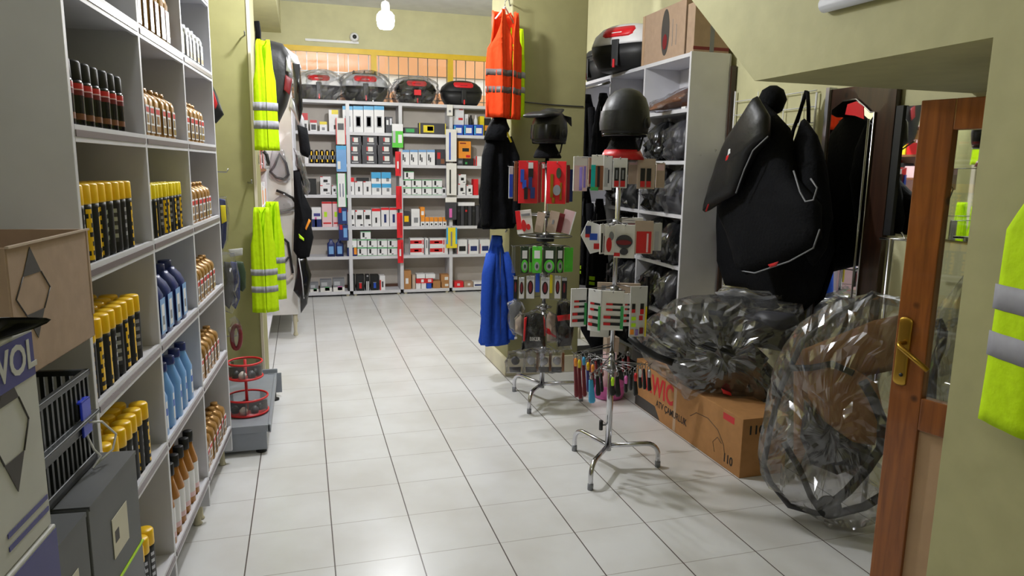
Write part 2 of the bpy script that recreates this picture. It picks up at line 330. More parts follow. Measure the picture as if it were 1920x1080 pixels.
# ---- lamps
def bulb(name, loc, power, r, label):
    t = thing(name, label, 'lamp', loc)
    MB(TR(loc)).lathe([(.006, .1), (.006, 3.35-loc[2])], 'white', 8).build('cord', t)
    MB(TR(loc)).lathe([(.03, .04), (.036, .1), (.03, .12), (.012, .13)], 'white', 16).build('socket', t)
    MB(TR(loc)).lathe([(.02, -.085), (.05, -.082), (.066, -.06), (.072, -.02), (.07, .02), (.05, .045), (.032, .055)], 'lamp_glass', 24).build('bulb', t)
    ld = bpy.data.lights.new('lamp_light', 'POINT'); ld.energy = power; ld.shadow_soft_size = r; ld.color = (.965, .975, 1)
    lo = bpy.data.objects.new('lamp_light', ld); COL.objects.link(lo); lo.location = (0, 0, -.17); lo.parent = t
bulb('ceiling_lamp', *LAMPS[0], 'glowing white bulb hanging from the ceiling by the back wall window')
bulb('ceiling_lamp', *LAMPS[1], 'glowing white bulb hanging from the ceiling over the middle of the aisle')
bulb('ceiling_lamp', *LAMPS[2], 'added white bulb out of view above the camera, lighting the left rack end')  # unseen lamp added to brighten the rack end panel facing the camera
# camera on the wall
t = thing('security_camera', 'small round white security camera on the back wall above the window', 'camera', (.9, 6.15, 3.0))
MB(TR((.9, 6.15, 3.0))@Matrix.Rotation(PI/2, 4, 'X')).lathe([(.05, 0), (.055, .02), (.05, .05), (.035, .07)], 'white').build('housing', t)
MB(TR((.9, 6.15, 3.0))@Matrix.Rotation(PI/2, 4, 'X')).lathe([(.024, .069), (.022, .08), (.01, .084)], 'black').build('lens', t)
MB().box((.35, 6.125, 2.93), (.95, 6.15, 2.955), 'white').build('cable_duct', label='white cable duct running along the back wall above the window', cat='cable duct')
p = at(1548, 10, 'x', 1.89)
MB().tube([p+Vector((-.005, 0, .0)), p+Vector((-.006, -.9, -.02))], .024, 'light_grey', 14).build('wall_tube', label='pale grey pipe trunk fitted on the sloping stair wall', cat='tube')  # plain pipe trunk along the wall, gives no light

# ================================================================== LEFT RACK
RZ = -math.atan(.06)
RM = TR((-.244, -.722, 0), RZ)
ZL = [.2, .605, .945, 1.285, 1.62, 1.955, 2.29]
t = thing('shelf_rack', 'tall white open shelf rack holding spray cans and oil bottles beside the aisle', 'shelf', (-.244, -.722, 0), RZ)
BAY = .616; DEP = .32
for i in range(4):
    y = i*BAY
    MB(RM).box((-DEP, y-.01, .07), (0, y+.01, 2.31), 'shelf_white').build('upright', t, bevel=.002)
MB(RM).box((-DEP-.008, -.01, .07), (-DEP, 3*BAY+.01, 2.31), 'shelf_back').build('back_panel', t)
for zi, z in enumerate(ZL):
    for i in range(3):
        s = MB(RM).box((-DEP, i*BAY+.01, z-.022), (-.002, (i+1)*BAY-.01, z), 'shelf_white').box((-.012, i*BAY+.01, z-.034), (0, (i+1)*BAY-.01, z+.006), 'shelf_white').build('shelf', t)
        MB(RM).box((0, i*BAY+.012, z-.022), (.0025, (i+1)*BAY-.012, z-.006), 'strip_grey').build('price_strip', s)
for i in (0, .96, 1.04, 1.96, 2.04, 2.98):
    for x in (-.05, -DEP+.03):
        MB(RM).lathe([(.016, 0), (.02, .004), (.014, .012), (.013, .07)], 'cream_plastic', 10, (x, i*BAY+(.02 if i == 0 else 0))).build('foot', t)
# --- products
def spray(cap, r=.026, hb=.15, hc=.05):
    t = thing('spray_can', 'x', 'spray can')
    b = MB(); n = 24; rows = 13; zs = [hb*i/rows for i in range(rows+1)]; vs = []; fs = []; ms = []
    for i, z in enumerate(zs):
        rr = r*(.93 if i in (0,) else 1)
        for k in range(n): a = 2*PI*k/n; vs.append((rr*math.cos(a), rr*math.sin(a), z))
    rnd = random.Random(3)
    for i in range(rows):
        for k in range(n):
            fs.append((i*n+k, i*n+(k+1) % n, (i+1)*n+(k+1) % n, (i+1)*n+k)); m = 'black'
            if (k % 12) in (0, 1, 2) and 1 <= i < 12 and not (i % 2 == 0 and k % 12 == rnd.choice((0, 1, 2))): m = 'cap_yellow'
            if (k % 12) in (6, 7) and 2 < i < 11: m = 'dark_grey' if i % 2 else 'silver'
            ms.append(m)
    fs.append(tuple(reversed(range(n)))); ms.append('steel'); fs.append(tuple(range(rows*n, rows*n+n))); ms.append('steel')
    b.add(vs, fs, ms, True).build('can', t)
    MB().lathe([(r*1.01, hb), (r*1.03, hb+.004), (r*1.0, hb+hc-.004), (r*.9, hb+hc)], cap, 20).build('cap', t)
    return t
def blackspray():
    t = thing('spray_can', 'x', 'spray can')
    MB().lathe([(.022, 0), (.024, .003, 'black_gloss'), (.024, .02, 'brown'), (.024, .035, 'black_gloss'), (.024, .078, 'dark_red'), (.024, .09, 'pale_pink'), (.024, .093, 'red'), (.024, .106, 'black_gloss'), (.022, .114)], 'black_gloss', 20).build('can', t)
    MB().lathe([(.0215, .114), (.022, .116), (.021, .155), (.018, .16)], 'black', 18).build('cap', t)
    return t
def oil(body='gold', h=.165, lab=('white', 'red', 'gold', 'grey')):
    t = thing('oil_bottle', 'x', 'oil bottle')
    MB().loft([(0, 0, 0, .046, .03), (.004, 0, 0, .048, .032), (h*.72, 0, 0, .048, .032), (h*.82, 0, 0, .042, .028), (h*.88, 0, 0, .024, .02), (h*.91, 0, 0, .018, .018)], body, 24, ex=.45).build('bottle', t)
    MB().lathe([(.0165, h*.9), (.0175, h*.905), (.0165, h), (.013, h)], body, 16).build('cap', t)
    l = MB().box((.0485, -.023, .015), (.0495, .023, h*.62), lab[0]).box((.0494, -.02, h*.48), (.05, .02, h*.58), lab[1]).box((.0494, -.012, h*.28), (.05, .013, h*.44), lab[2]).box((.0494, -.02, .02), (.05, .02, .04), lab[2]).box((.0494, -.018, h*.28), (.05, -.013, h*.44), lab[3])
    l.build('label', t); return t
def jug():
    t = thing('oil_jug', 'x', 'oil jug')
    MB().loft([(0, 0, 0, .07, .042), (.005, 0, 0, .073, .045), (.15, 0, 0, .073, .045), (.178, 0, .0, .06, .038), (.195, .01, 0, .035, .025), (.205, .01, 0, .03, .02)], 'navy', 24, ex=.5).build('bottle', t)
    MB().lathe([(.024, .2), (.025, .202), (.024, .228), (.02, .23)], 'navy', 16, (.01, 0)).build('cap', t)
    MB().box((.0735, -.032, .02), (.0745, .032, .14), 'ltblue').box((.0744, -.02, .03), (.075, .015, .12), 'white').box((.0749, -.012, .05), (.0755, .008, .08), 'grey').build('label', t); return t
def slimblue():
    t = thing('water_bottle', 'x', 'bottle')
    MB().loft([(0, 0, 0, .036, .036), (.006, 0, 0, .038, .038), (.14, 0, 0, .038, .038), (.175, 0, 0, .026, .026), (.2, 0, 0, .018, .018), (.212, 0, 0, .017, .017)], 'ltblue', 22, ex=.8).build('bottle', t)
    MB().lathe([(.021, .205), (.0215, .208), (.0205, .234), (.016, .236)], 'navy', 16).build('cap', t)
    MB().lathe([(.0385, .03, 'white'), (.0385, .075, 'blue'), (.0385, .1, 'white'), (.0385, .125, 'white')], 'white', 22, caps=False).build('label', t); return t
def amberb():
    t = thing('oil_bottle', 'x', 'oil bottle')
    MB().loft([(0, 0, 0, .03, .03), (.005, 0, 0, .032, .032), (.15, 0, 0, .032, .032), (.21, 0, 0, .016, .016), (.232, 0, 0, .014, .014)], 'amber', 20).build('bottle', t)
    MB().lathe([(.019, .226), (.0195, .228), (.019, .268), (.015, .27)], 'black', 16).build('cap', t)
    MB().lathe([(.0325, .03, 'pale_pink'), (.0325, .05, 'white'), (.0325, .14, 'white')], 'white', 20, caps=False).build('label', t); return t
LEV = ['bottom shelf', 'fifth shelf', 'fourth shelf', 'third shelf', 'second shelf', 'top shelf']
BN = ['near bay', 'middle bay', 'far bay']
rnd = random.Random(7)
def stock(maker, desc, bay, lev, y0, dy, n, rows, dx, x0=-.045, jit=.002, spin=False, group=None, skip=()):
    proto = None; ROWN = ['front row', 'second row', 'third row']
    for r in range(rows):
        for i in range(n):
            if (r, i) in skip: continue
            y = bay*BAY+y0+i*dy+rnd.uniform(-jit, jit); x = x0-r*dx+rnd.uniform(-jit, jit)
            pos = RM @ Vector((x, y, ZL[lev]+.0005))
            lab = '%s, %s in %s, %s, %s of left rack' % (desc, ORD[i], ROWN[r], LEV[lev], BN[bay])
            rz = RZ+(rnd.uniform(0, 6.3) if spin else rnd.uniform(-.05, .05))
            if proto is None: proto = maker(); kc = kids(proto); proto.location = pos; proto.rotation_euler.z = rz; proto['label'] = lab; proto['group'] = group or desc; c = proto
            else: c = dup(proto, lab, pos, rz, kc, group or desc)
G = lambda d, b, l: '%s on the %s' % (d, LEV[l])
stock(blackspray, 'red-banded black can', 0, 4, .05, .064, 7, 2, .056, x0=-.032)
ysp = lambda: spray('cap_yellow'); lsp = lambda: spray('cap_lemon', .0225, .135, .048)
stock(ysp, 'yellow-capped black can', 0, 3, .045, .0565, 8, 2, .058, x0=-.035, spin=True)
stock(ysp, 'yellow-capped black can', 0, 2, .045, .0565, 8, 3, .058, x0=-.035, spin=True)
stock(ysp, 'yellow-capped black can', 0, 1, .045, .0565, 8, 3, .058, x0=-.035, spin=True)
stock(ysp, 'yellow-capped black can', 0, 0, .3, .0565, 3, 2, .058, x0=-.035, spin=True)
tall = lambda: oil(h=.2); 
stock(tall, 'gold oil bottle', 1, 5, .06, .074, 6, 2, .105, x0=-.056)
stock(oil, 'gold oil bottle', 1, 4, .06, .0725, 6, 2, .105, x0=-.056)
stock(lsp, 'lemon-capped black can', 1, 3, .045, .0478, 10, 2, .05, x0=-.03, spin=True)
stock(jug, 'navy oil jug', 1, 2, .085, .108, 4, 2, .155, x0=-.08)
stock(slimblue, 'pale blue bottle', 1, 1, .06, .1, 5, 2, .085, x0=-.045)
stock(amberb, 'amber oil bottle', 1, 0, .06, .082, 6, 2, .07, x0=-.04)
for lev, n, dy in ((5, 6, .074), (4, 5, .076), (3, 6, .074), (2, 6, .074), (1, 6, .074), (0, 7, .074)):
    o2 = (lambda: oil(h=.17)) if lev < 5 else (lambda: oil('silver', .16, ('offwhite', 'grey', 'gold', 'grey')))
    stock(o2, 'gold oil bottle' if lev < 5 else 'silvery oil bottle', 2, lev, .06, dy, n, 2, .105, x0=-.056)

# ================================================================== CARTONS IN THE LEFT FOREGROUND
PR = -math.radians(5)
def carton(name, label, loc, size, m, cat='box', group=None, rz=PR, open_top=False, wall=.004):
    "loc: far right bottom corner (towards +x, +y)"
    t = thing(name, label, cat, loc, rz, group); X = TR(loc, rz); w_, d_, h_ = size
    b = MB(X)
    if open_top:
        b.box((-w_, -d_, 0), (0, 0, wall), m).box((-w_, -d_, 0), (0, -d_+wall, h_), m).box((-w_, -wall, 0), (0, 0, h_), m).box((-w_, -d_+wall, 0), (-w_+wall, -wall, h_), m).box((-wall, -d_+wall, 0), (0, -wall, h_), m)
    else: b.box((-w_, -d_, 0), (0, 0, h_), m)
    b.build('carton_body', t, bevel=.003); return t, X
# dark grey cartons, standing on a green-rimmed crate
t, X = carton('storage_crate', 'dark grey storage crate with a green rim under the dark cartons', (-.115, -.955, 0), (.3, .46, .695), 'crate')
MB(X).box((-.302, -.462, .6925), (.002, .002, .697), 'lime').build('rim', t)
def darkbox(loc, d, label):
    t, X = carton('dark_carton', label, loc, (.27, d, .212), 'carton_dark', group=None)
    MB(X).box((.0005, -d*.62, .05), (.0015, -d*.3, .135), 'label_paper').box((.0015, -d*.58, .08), (.002, -d*.5, .105), 'logo_grey').build('label', t, label='cream paper label')
    MB(X).box((-.275, -d+.004, .206), (.002, -.004, .215), 'carton_dark').box((-.14, -d-.001, .2145), (-.11, .001, .2155), 'black').build('lid', t); return t
darkbox((-.115, -.957, .698), .275, 'dark grey carton with cream label beside the white rack, right one of two')
c = at(185, 945, 'z', .91)
darkbox((-.139, -1.242, .698), .185, 'dark grey carton with cream label beside the white rack, left one of two')
# ribbed black crate with blue tag
def crate(loc, label):
    t = thing('plastic_basket', label, 'basket', loc, PR); X = TR(loc, PR); b = MB(X)
    W, D, H = .18, .36, .2
    b.box((-.002, -D, .105), (.012, 0, .112), 'crate')
    for z0, z1 in ((0, .02), (.08, .112), (H-.012, H)):
        b.box((-.012, -D, z0), (0, 0, z1), 'crate').box((-W, -D, z0), (-W+.012, 0, z1), 'crate').box((-W, -.012, z0), (0, 0, z1), 'crate').box((-W, -D, z0), (0, -D+.012, z1), 'crate')
    b.box((-W, -D, 0), (0, 0, .012), 'crate'); b.build('frame', t, bevel=.002)
    b = MB(X)
    n = 17
    for i in range(n):
        y = -D+.01+i*(D-.02)/(n-1); b.box((-.009, y-.004, .01), (-.003, y+.004, H-.008), 'crate'); b.box((-W+.003, y-.004, .01), (-W+.009, y+.004, H-.008), 'crate')
    for i in range(11):
        x = -W+.01+i*(W-.02)/10; b.box((x-.004, -.009, .01), (x+.004, -.003, H-.008), 'crate'); b.box((x-.004, -D+.003, .01), (x+.004, -D+.009, H-.008), 'crate')
    b.build('ribs', t)
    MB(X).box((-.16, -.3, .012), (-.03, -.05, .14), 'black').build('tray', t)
    return t, X
t, X = crate((-.177, -1.0, .916), 'black ribbed plastic basket standing on the dark cartons with a blue tag')
tg = MB(X).box((.001, -.075, .075), (.006, -.03, .15), 'blue_tag').box((-.02, -.075, .145), (.006, -.03, .15), 'blue_tag')
MB(X)
tg.build('tag', t, bevel=.002, label='blue plastic tag')
MB(X).tube([(.003, -.05, .1), (.02, -.02, .09), (.035, .01, .05), (.03, -.0, .02), (.01, -.04, .005)], .0025, 'white', 6).tube([(.003, -.06, .08), (.012, -.05, .04), (.018, -.035, .02), (.01, -.06, .004)], .0025, 'white', 6).build('string', t)
# dark thing behind and the open brown carton
carton('dark_carton', 'black carton behind the ribbed basket, under the open brown carton', (-.375, -.78, .0), (.1, .4, 1.155), 'black')
t, X = carton('open_carton', 'open brown cardboard carton with a diamond emblem against the rack side', (-.196, -.87, 1.157), (.2, .36, .238), 'carton', open_top=True)
L_ = MB(X); x0 = .0006
def tri(pts, m): L_.prism([(x0, y, z) for y, z in pts], (.0006, 0, 0), m)
cy, cz = -.272, .145
tri([(cy, cz+.085), (cy+.036, cz+.035), (cy-.036, cz+.035)][::-1], 'logo_grey'); tri([(cy, cz-.085), (cy-.036, cz-.035), (cy+.036, cz-.035)][::-1], 'logo_grey')
for a, b2 in (((cy+.036, cz+.035), (cy+.068, cz)), ((cy+.068, cz), (cy+.036, cz-.035)), ((cy-.036, cz+.035), (cy-.068, cz)), ((cy-.068, cz), (cy-.036, cz-.035))):
    L_.cyl((.001, *a), (.001, *b2), .0012, 'logo_grey', 6)
L_.build('emblem', t)
MB(X).box((.0, -.36, .236), (.006, 0, .24), 'carton_pale').box((-.2, -.006, .05), (.001, .003, .238), 'carton').build('rim', t)
# white and blue oil cartons, left edge
t, X = carton('oil_carton', 'white carton with blue logo band and diamond emblem, at left edge', (-.13, -1.436, .988), (.18, .36, .312), 'paper')
MB(X).box((.0005, -.36, .242), (.0015, -.006, .306), 'purple_blue').build('logo_band', t)
for a in ((-.13, .045, -.008, .052), (-.13, .026, -.008, .033), (-.36, .02, -.2, .06)): MB(X).box((.0005, a[0], a[1]), (.0015, a[2], a[3]), 'purple_blue').build('stripe', t)
text('WOL', .06, 'paper', t, X @ TR((.0018, -.072, .274), PI/2), sx=1.0, bold=.02)
L_ = MB(X); cy, cz = -.09, .185
tri([(cy, cz+.09), (cy+.028, cz+.04), (cy-.028, cz+.04)][::-1], 'logo_grey'); tri([(cy, cz-.09), (cy-.028, cz-.04), (cy+.028, cz-.04)][::-1], 'logo_grey')
for a, b2 in (((cy+.028, cz+.04), (cy+.05, cz)), ((cy+.05, cz), (cy+.028, cz-.04)), ((cy-.028, cz+.04), (cy-.05, cz)), ((cy-.05, cz), (cy-.028, cz-.04))):
    L_.cyl((.001, *a), (.001, *b2), .0012, 'logo_grey', 6)
L_.build('emblem', t)
t, X = carton('oil_carton', 'blue and white carton with barcode sticker under the white emblem carton', (-.126, -1.432, .62), (.19, .38, .366), 'paper')
for a in ((.255, .36), (0, .205)): MB(X).box((.0005, -.38, a[0]), (.0015, -.004, a[1]), 'purple_blue').build('blue_panel', t)
b = MB(X).box((.0016, -.13, .19), (.0024, -.03, .24), 'light_grey')
for i in range(14): b.box((.0024, -.125+i*.0062, .195), (.0028, -.122+i*.0062, .235), 'grey')
b.build('barcode', t)
carton('oil_carton', 'white carton at the bottom of the left edge pile', (-.126, -1.432, 0), (.19, .38, .618), 'paper')
b = MB(TR((-.2, -1.6, 1.302), PR)).pillow([(-.1, -.17, .018), (.03, -.19, .018), (.072, -.05, .018), (.05, .12, .018), (.09, .15, .012), (-.05, .1, .018), (-.1, 0, .018)], (0, 0, 1), .016, 'black_matte', jit=.3, seed=4)
b.build('folded_cloth', label='grey-black cloth folded on top of the white logo carton', cat='cloth')

# ================================================================== GONDOLA, ORGANISER AND HANGING PACKS
t = thing('gondola_stand', 'grey metal display base on levelling feet beside the left rack', 'shelf', (-.28, 1.7, 0))
b = MB().box((-.6, 1.21, .135), (.045, 2.2, .16), 'gondola_grey').box((-.6, 1.2, .125), (.052, 1.215, .165), 'gondola_grey').box((.04, 1.2, .12), (.056, 2.2, .165), 'gondola_grey').box((-.6, 2.195, .13), (.06, 2.208, .19), 'gondola_grey')
b.build('deck', t, bevel=.003)
MB().box((-.6, 1.22, .02), (.032, 1.235, .13), 'gondola_grey').box((.02, 1.235, .05), (.03, 1.3, .13), 'gondola_grey').build('side_panel', t, bevel=.002)
MB().box((.0, 2.18, .03), (.085, 2.19, .165), 'gondola_grey').build('side_panel', t, bevel=.002)
for x, y in ((.0, 1.25), (.04, 2.12), (-.5, 1.25), (-.5, 2.1)): MB().lathe([(.028, 0), (.028, .012), (.01, .016), (.01, .05)], 'black', 14, (x, y)).build('foot', t)
MB().box((-.6, 1.2, .15), (-.585, 2.2, 2.0), 'left_olive').build('back_panel', t)
# red organiser
o = at(466, 740, 'y', 1.45); ox = o.x-.01; oz = .165
t = thing('carousel_organiser', 'red two-tier round wire organiser with clear bins on the grey base', 'organiser', (ox, 1.45, oz))
X = TR((ox, 1.45, oz))
MB(X).cyl((0, 0, .01), (0, 0, .3), .008, 'red').build('post', t)
for z, r in ((0, .112), (.2, .09)):
    MB(X).lathe([(r, z), (r, z+.004)], 'red', 32).build('tray', t)
    for zz in (z+.004, z+.088): MB(X).tube([(r*math.cos(a), r*math.sin(a), zz) for a in [2*PI*i/36 for i in range(36)]], .006, 'red', 8, closed=True).build('ring', t)
    MB(X).lathe([(r-.002, z+.008), (r-.002, z+.086)], 'small_bag', 32, caps=False).build('clear_wall', t)
    b = MB(X)
    for a in range(4): b.box((0, -.001, z+.005), (r-.004, .001, z+.06), 'dark_grey', TR((0, 0, 0), a*PI/2))
    b.build('divider', t)
    b = MB(X)
    for i in range(7):
        a = i*.9; b.loft([(z+.006, r*.6*math.cos(a), r*.6*math.sin(a), .02, .018), (z+.03, r*.6*math.cos(a), r*.6*math.sin(a), .022, .02), (z+.045, r*.6*math.cos(a), r*.6*math.sin(a), .008, .008)], ['black', 'cream', 'dark_grey', 'grey'][i % 4], 10)
    b.build('small_parts', t, kind='stuff')
# hooks and packs on the left wall behind the rack
def hook(y, z, x1, label):
    MB().tube([(-.585, y, z), (x1, y, z-.01), (x1+.01, y, z+.01)], .004, 'steel', 6).build('wall_hook', label=label, cat='hook')
for y, z, x1, l in ((1.75, 1.83, -.17, 'steel hook on left wall, topmost behind the white rack'), (1.75, 1.5, -.15, 'steel hook on left wall, second from top behind the white rack'), (1.7, 1.2, -.16, 'steel hook on left wall holding the pack with yellow card'), (1.6, .98, -.13, 'steel hook on left wall holding the bagged grey pads'), (1.5, .6, -.12, 'steel hook on left wall holding the red strap pack')): hook(y, z, x1, l)
def pk(name, label, cat, pts, y, t_, m, plane='y', **k):
    P = [at(*p, plane, y) for p in pts]; n = {'y': (0, 1, 0), 'x': (1, 0, 0)}[plane]
    return MB().pillow(P, n, t_, m, **k).build(name, label=label, cat=cat)
pk('hanging_bag', 'black and red pouch hanging behind the white rack, upper left', 'bag', [(398, 158), (408, 180), (420, 215), (405, 232), (388, 215), (385, 165)], 1.7, .04, 'black', jit=.2)
MB().pillow([at(*p, 'y', 1.655) for p in [(400, 170), (408, 195), (404, 205), (398, 190)]], (0, 1, 0), .004, 'red').build('red_patch', COL.objects['hanging_bag'])
h = thing('blister_pack', 'clear blister pack with yellow and navy card behind the white rack', 'pack', at(418, 470, 'y', 1.6))
MB().pillow([at(*p, 'y', 1.6) for p in [(411, 372), (422, 374), (426, 400), (424, 450), (418, 468), (410, 455)]], (0, 1, 0), .012, 'navy').build('card', h)
MB().pillow([at(*p, 'y', 1.58) for p in [(413, 385), (423, 385), (425, 415), (416, 420)]], (0, 1, 0), .004, 'yellow').build('label', h)
MB().pillow([at(*p, 'y', 1.6) for p in [(408, 368), (424, 368), (430, 400), (428, 450), (418, 472), (406, 460)]], (0, 1, 0), .02, 'clear_wrap', jit=.3).build('wrap', h)
h = thing('bagged_pads', 'clear bag of dark blue-grey pads hanging behind the white rack', 'bag', at(430, 585, 'y', 1.5))
for dx, m in ((0, 'dark_grey'), (12, 'navy')): MB().pillow([at(x+dx, y, 'y', 1.5+dx*.004) for x, y in [(420, 490), (432, 492), (438, 520), (438, 560), (430, 580), (420, 570)]], (0, 1, 0), .015, m, jit=.2).build('pad', h)
MB().pillow([at(*p, 'y', 1.5) for p in [(416, 478), (440, 476), (448, 520), (448, 560), (436, 588), (418, 580)]], (0, 1, 0), .035, 'clear_bag', jit=.3).build('bag', h)
MB().pillow([at(*p, 'y', 1.55) for p in [(428, 468), (455, 465), (455, 478), (432, 482)]], (0, 1, 0), .004, 'paper', jit=.2).build('header', h)
pk('pouch', 'dark green pouch hanging beside the bagged pads', 'pouch', [(440, 489), (456, 491), (461, 510), (461, 540), (455, 547), (444, 541)], 1.75, .02, 'dark_green', jit=.2)
h = thing('strap_pack', 'dark red coiled strap in clear pack above the red organiser', 'pack', at(443, 655, 'y', 1.42))
MB().tube([at(443+8*math.cos(a), 632+22*math.sin(a), 'y', 1.42) for a in [2*PI*i/20 for i in range(20)]], .012, 'dark_red', 8, closed=True).build('strap', h)
MB().pillow([at(*p, 'y', 1.42) for p in [(430, 598), (440, 592), (450, 612), (455, 640), (448, 656), (436, 652)]], (0, 1, 0), .018, 'clear_bag', jit=.4).build('wrap', h)

# ================================================================== HI-VIS VESTS, JACKETS (sheets with folds)
def sheet(b, rows, W_, mat_fn, X, nu=14, th=.006, fold=.012, ph=0, belly=.03, side=1, fk=9):
    "rows: (z, ul, ur) in -1..1 of half width W_ ; closed thin cloth with vertical folds"
    R_ = []
    for i in range(len(rows)-1):
        a, c = rows[i], rows[i+1]; k = max(1, int(abs(c[0]-a[0])/.03))
        for j in range(k): f = j/k; R_.append(tuple(a[q]*(1-f)+c[q]*f for q in range(3)))
    R_.append(rows[-1]); n = nu+1; vs = []; fs = []; ms = []
    for off in (0, th):
        for z, ul, ur in R_:
            for i in range(n):
                u = ul+(ur-ul)*i/nu; d = side*belly*(1-u*u)+fold*math.sin(fk*u+ph+z*1.3)+fold*.5*math.sin(fk*2.3*u-ph+z*4)
                vs.append((u*W_, -(d+off*side), z))
    m = len(R_)*n
    for i in range(len(R_)-1):
        zc = (R_[i][0]+R_[i+1][0])/2
        for j in range(nu):
            a = i*n+j; f = (a, a+1, a+n+1, a+n)
            fs.append(f[::-1]); fs.append(tuple(q+m for q in f)); ms += [mat_fn(zc)]*2
        fs += [(i*n, i*n+m, (i+1)*n+m, (i+1)*n), (i*n+nu, (i+1)*n+nu, (i+1)*n+nu+m, i*n+nu+m)]; ms += [mat_fn(zc)]*2
    sm_ = [True, True]*0+[len(set(f_)) == 4 and (max(f_) < m or min(f_) >= m) for f_ in fs]
    e = (len(R_)-1)*n
    for j in range(nu): fs += [(j, j+1, j+1+m, j+m), (e+j, e+j+m, e+j+1+m, e+j+1)]; ms += [mat_fn(R_[0][0]), mat_fn(R_[-1][0])]
    b.add(vs, fs, ms, sm_+[False]*(len(fs)-len(sm_)), X)
def hanger(X, w_, z, label, mat_='white'):
    t = thing('coat_hanger', label, 'hanger', X.translation)
    MB(X).tube([(-w_, 0, z-.09), (0, 0, z), (w_, 0, z-.09)], .006, mat_, 8).build('arms', t)
    MB(X).tube([(0, 0, z), (0, 0, z+.03), (.02, 0, z+.05), (.03, 0, z+.088), (.015, 0, z+.1), (-.01, 0, z+.095)], .0025, 'steel', 6).build('hook', t); return t
def vest(X, label, W_, H, col, band='reflect_grey', bands=((.12, .17), (.25, .3)), ph=0, fold=.012, belly=.05, group=None, flare=1.0):
    t = thing('safety_vest', label, 'vest', X.translation, 0, group)
    f = lambda z: col
    sh = H*.62
    front = [[(0, -flare, -.02), (sh, -.95, -.02), (H*.72, -.75, -.04), (H*.97, -.55, -.28)], [(0, .02, flare), (sh, .02, .95), (H*.72, .04, .75), (H*.97, .28, .55)]]
    b = MB()
    for r in front: sheet(b, r, W_, f, X, 12, fold=fold, ph=ph, belly=belly)
    b.build('front_panel', t)
    b = MB(); sheet(b, [(0, -flare, flare), (sh, -.95, .95), (H*.72, -.75, .75), (H*.93, -.62, .62), (H*.97, -.55, .55)], W_, f, X, 20, fold=fold, ph=ph+1, belly=belly*.6, side=-1); b.build('back_panel', t)
    for z0, z1 in bands:
        for nm, sd, rr, be in (('f', 1, [(z0, -flare-.002, -.02), (z1, -flare-.002, -.02)], belly), ('g', 1, [(z0, .02, flare+.002), (z1, .02, flare+.002)], belly)):
            b = MB(); sheet(b, rr, W_, lambda z: band, X @ Matrix.Translation((0, -.0045, 0)), 12, th=.003, fold=fold, ph=ph, belly=be); b.build('reflective_band', t)
        b = MB(); sheet(b, [(z0, -flare, flare), (z1, -flare, flare)], W_, lambda z: band, X @ Matrix.Translation((0, .0045, 0)), 20, th=.003, fold=fold, ph=ph+1, belly=belly*.6, side=-1); b.build('reflective_band', t)
    MB(X).tube([(-.28*W_, -.02, H*.965), (0, .05, H*.9), (.28*W_, -.02, H*.965)], .005, col, 6).build('collar_binding', t)
    return t
# orange and green vests on the pillar
c = at(944, 222, 'y', 2.12)
X = TR((c.x, 2.12, c.z), .55)
vest(X, 'orange safety vest with two grey bands hanging at the olive pillar corner', .15, .71, 'orange_vest', 'reflect_dim', ((.16, .2), (.27, .31)), fold=.016, belly=.06, flare=1.08)
hanger(X, .09, .72, 'clear hanger holding the orange vest at the pillar')
X2 = TR((c.x+.1, 2.2, c.z+.02), .3)
vest(X2, 'lime green safety vest hanging behind the orange vest', .085, .6, 'lime_vest', 'reflect_grey', ((.16, .2), (.26, .3)), ph=2, belly=.02, fold=.006)
# left pillar vests
c = at(498, 282, 'y', 2.1); X = TR((c.x+.01, 2.12, c.z), .15)
vest(X, 'lime green vest hanging high at the left pillar edge', .068, .68, 'lime_vest', 'reflect_grey', ((.13, .18), (.24, .29)), ph=1, belly=.03, fold=.003, flare=1.1)
c = at(500, 585, 'y', 2.1); X = TR((c.x-.005, 2.12, c.z), .15)
vest(X, 'lime vest hanging lower at left pillar edge, front one of two', .078, .69, 'lime_vest', 'reflect_grey', ((.13, .17), (.24, .28)), ph=2, belly=.035, fold=.0035, flare=1.05)
c = at(514, 562, 'y', 2.2); X = TR((c.x+.012, 2.22, c.z), .1)
vest(X, 'lime vest hanging lower beyond the left pillar edge, rear one of two', .068, .66, 'lime_vest', 'reflect_grey', ((.13, .17), (.24, .28)), ph=3, belly=.02, fold=.003)
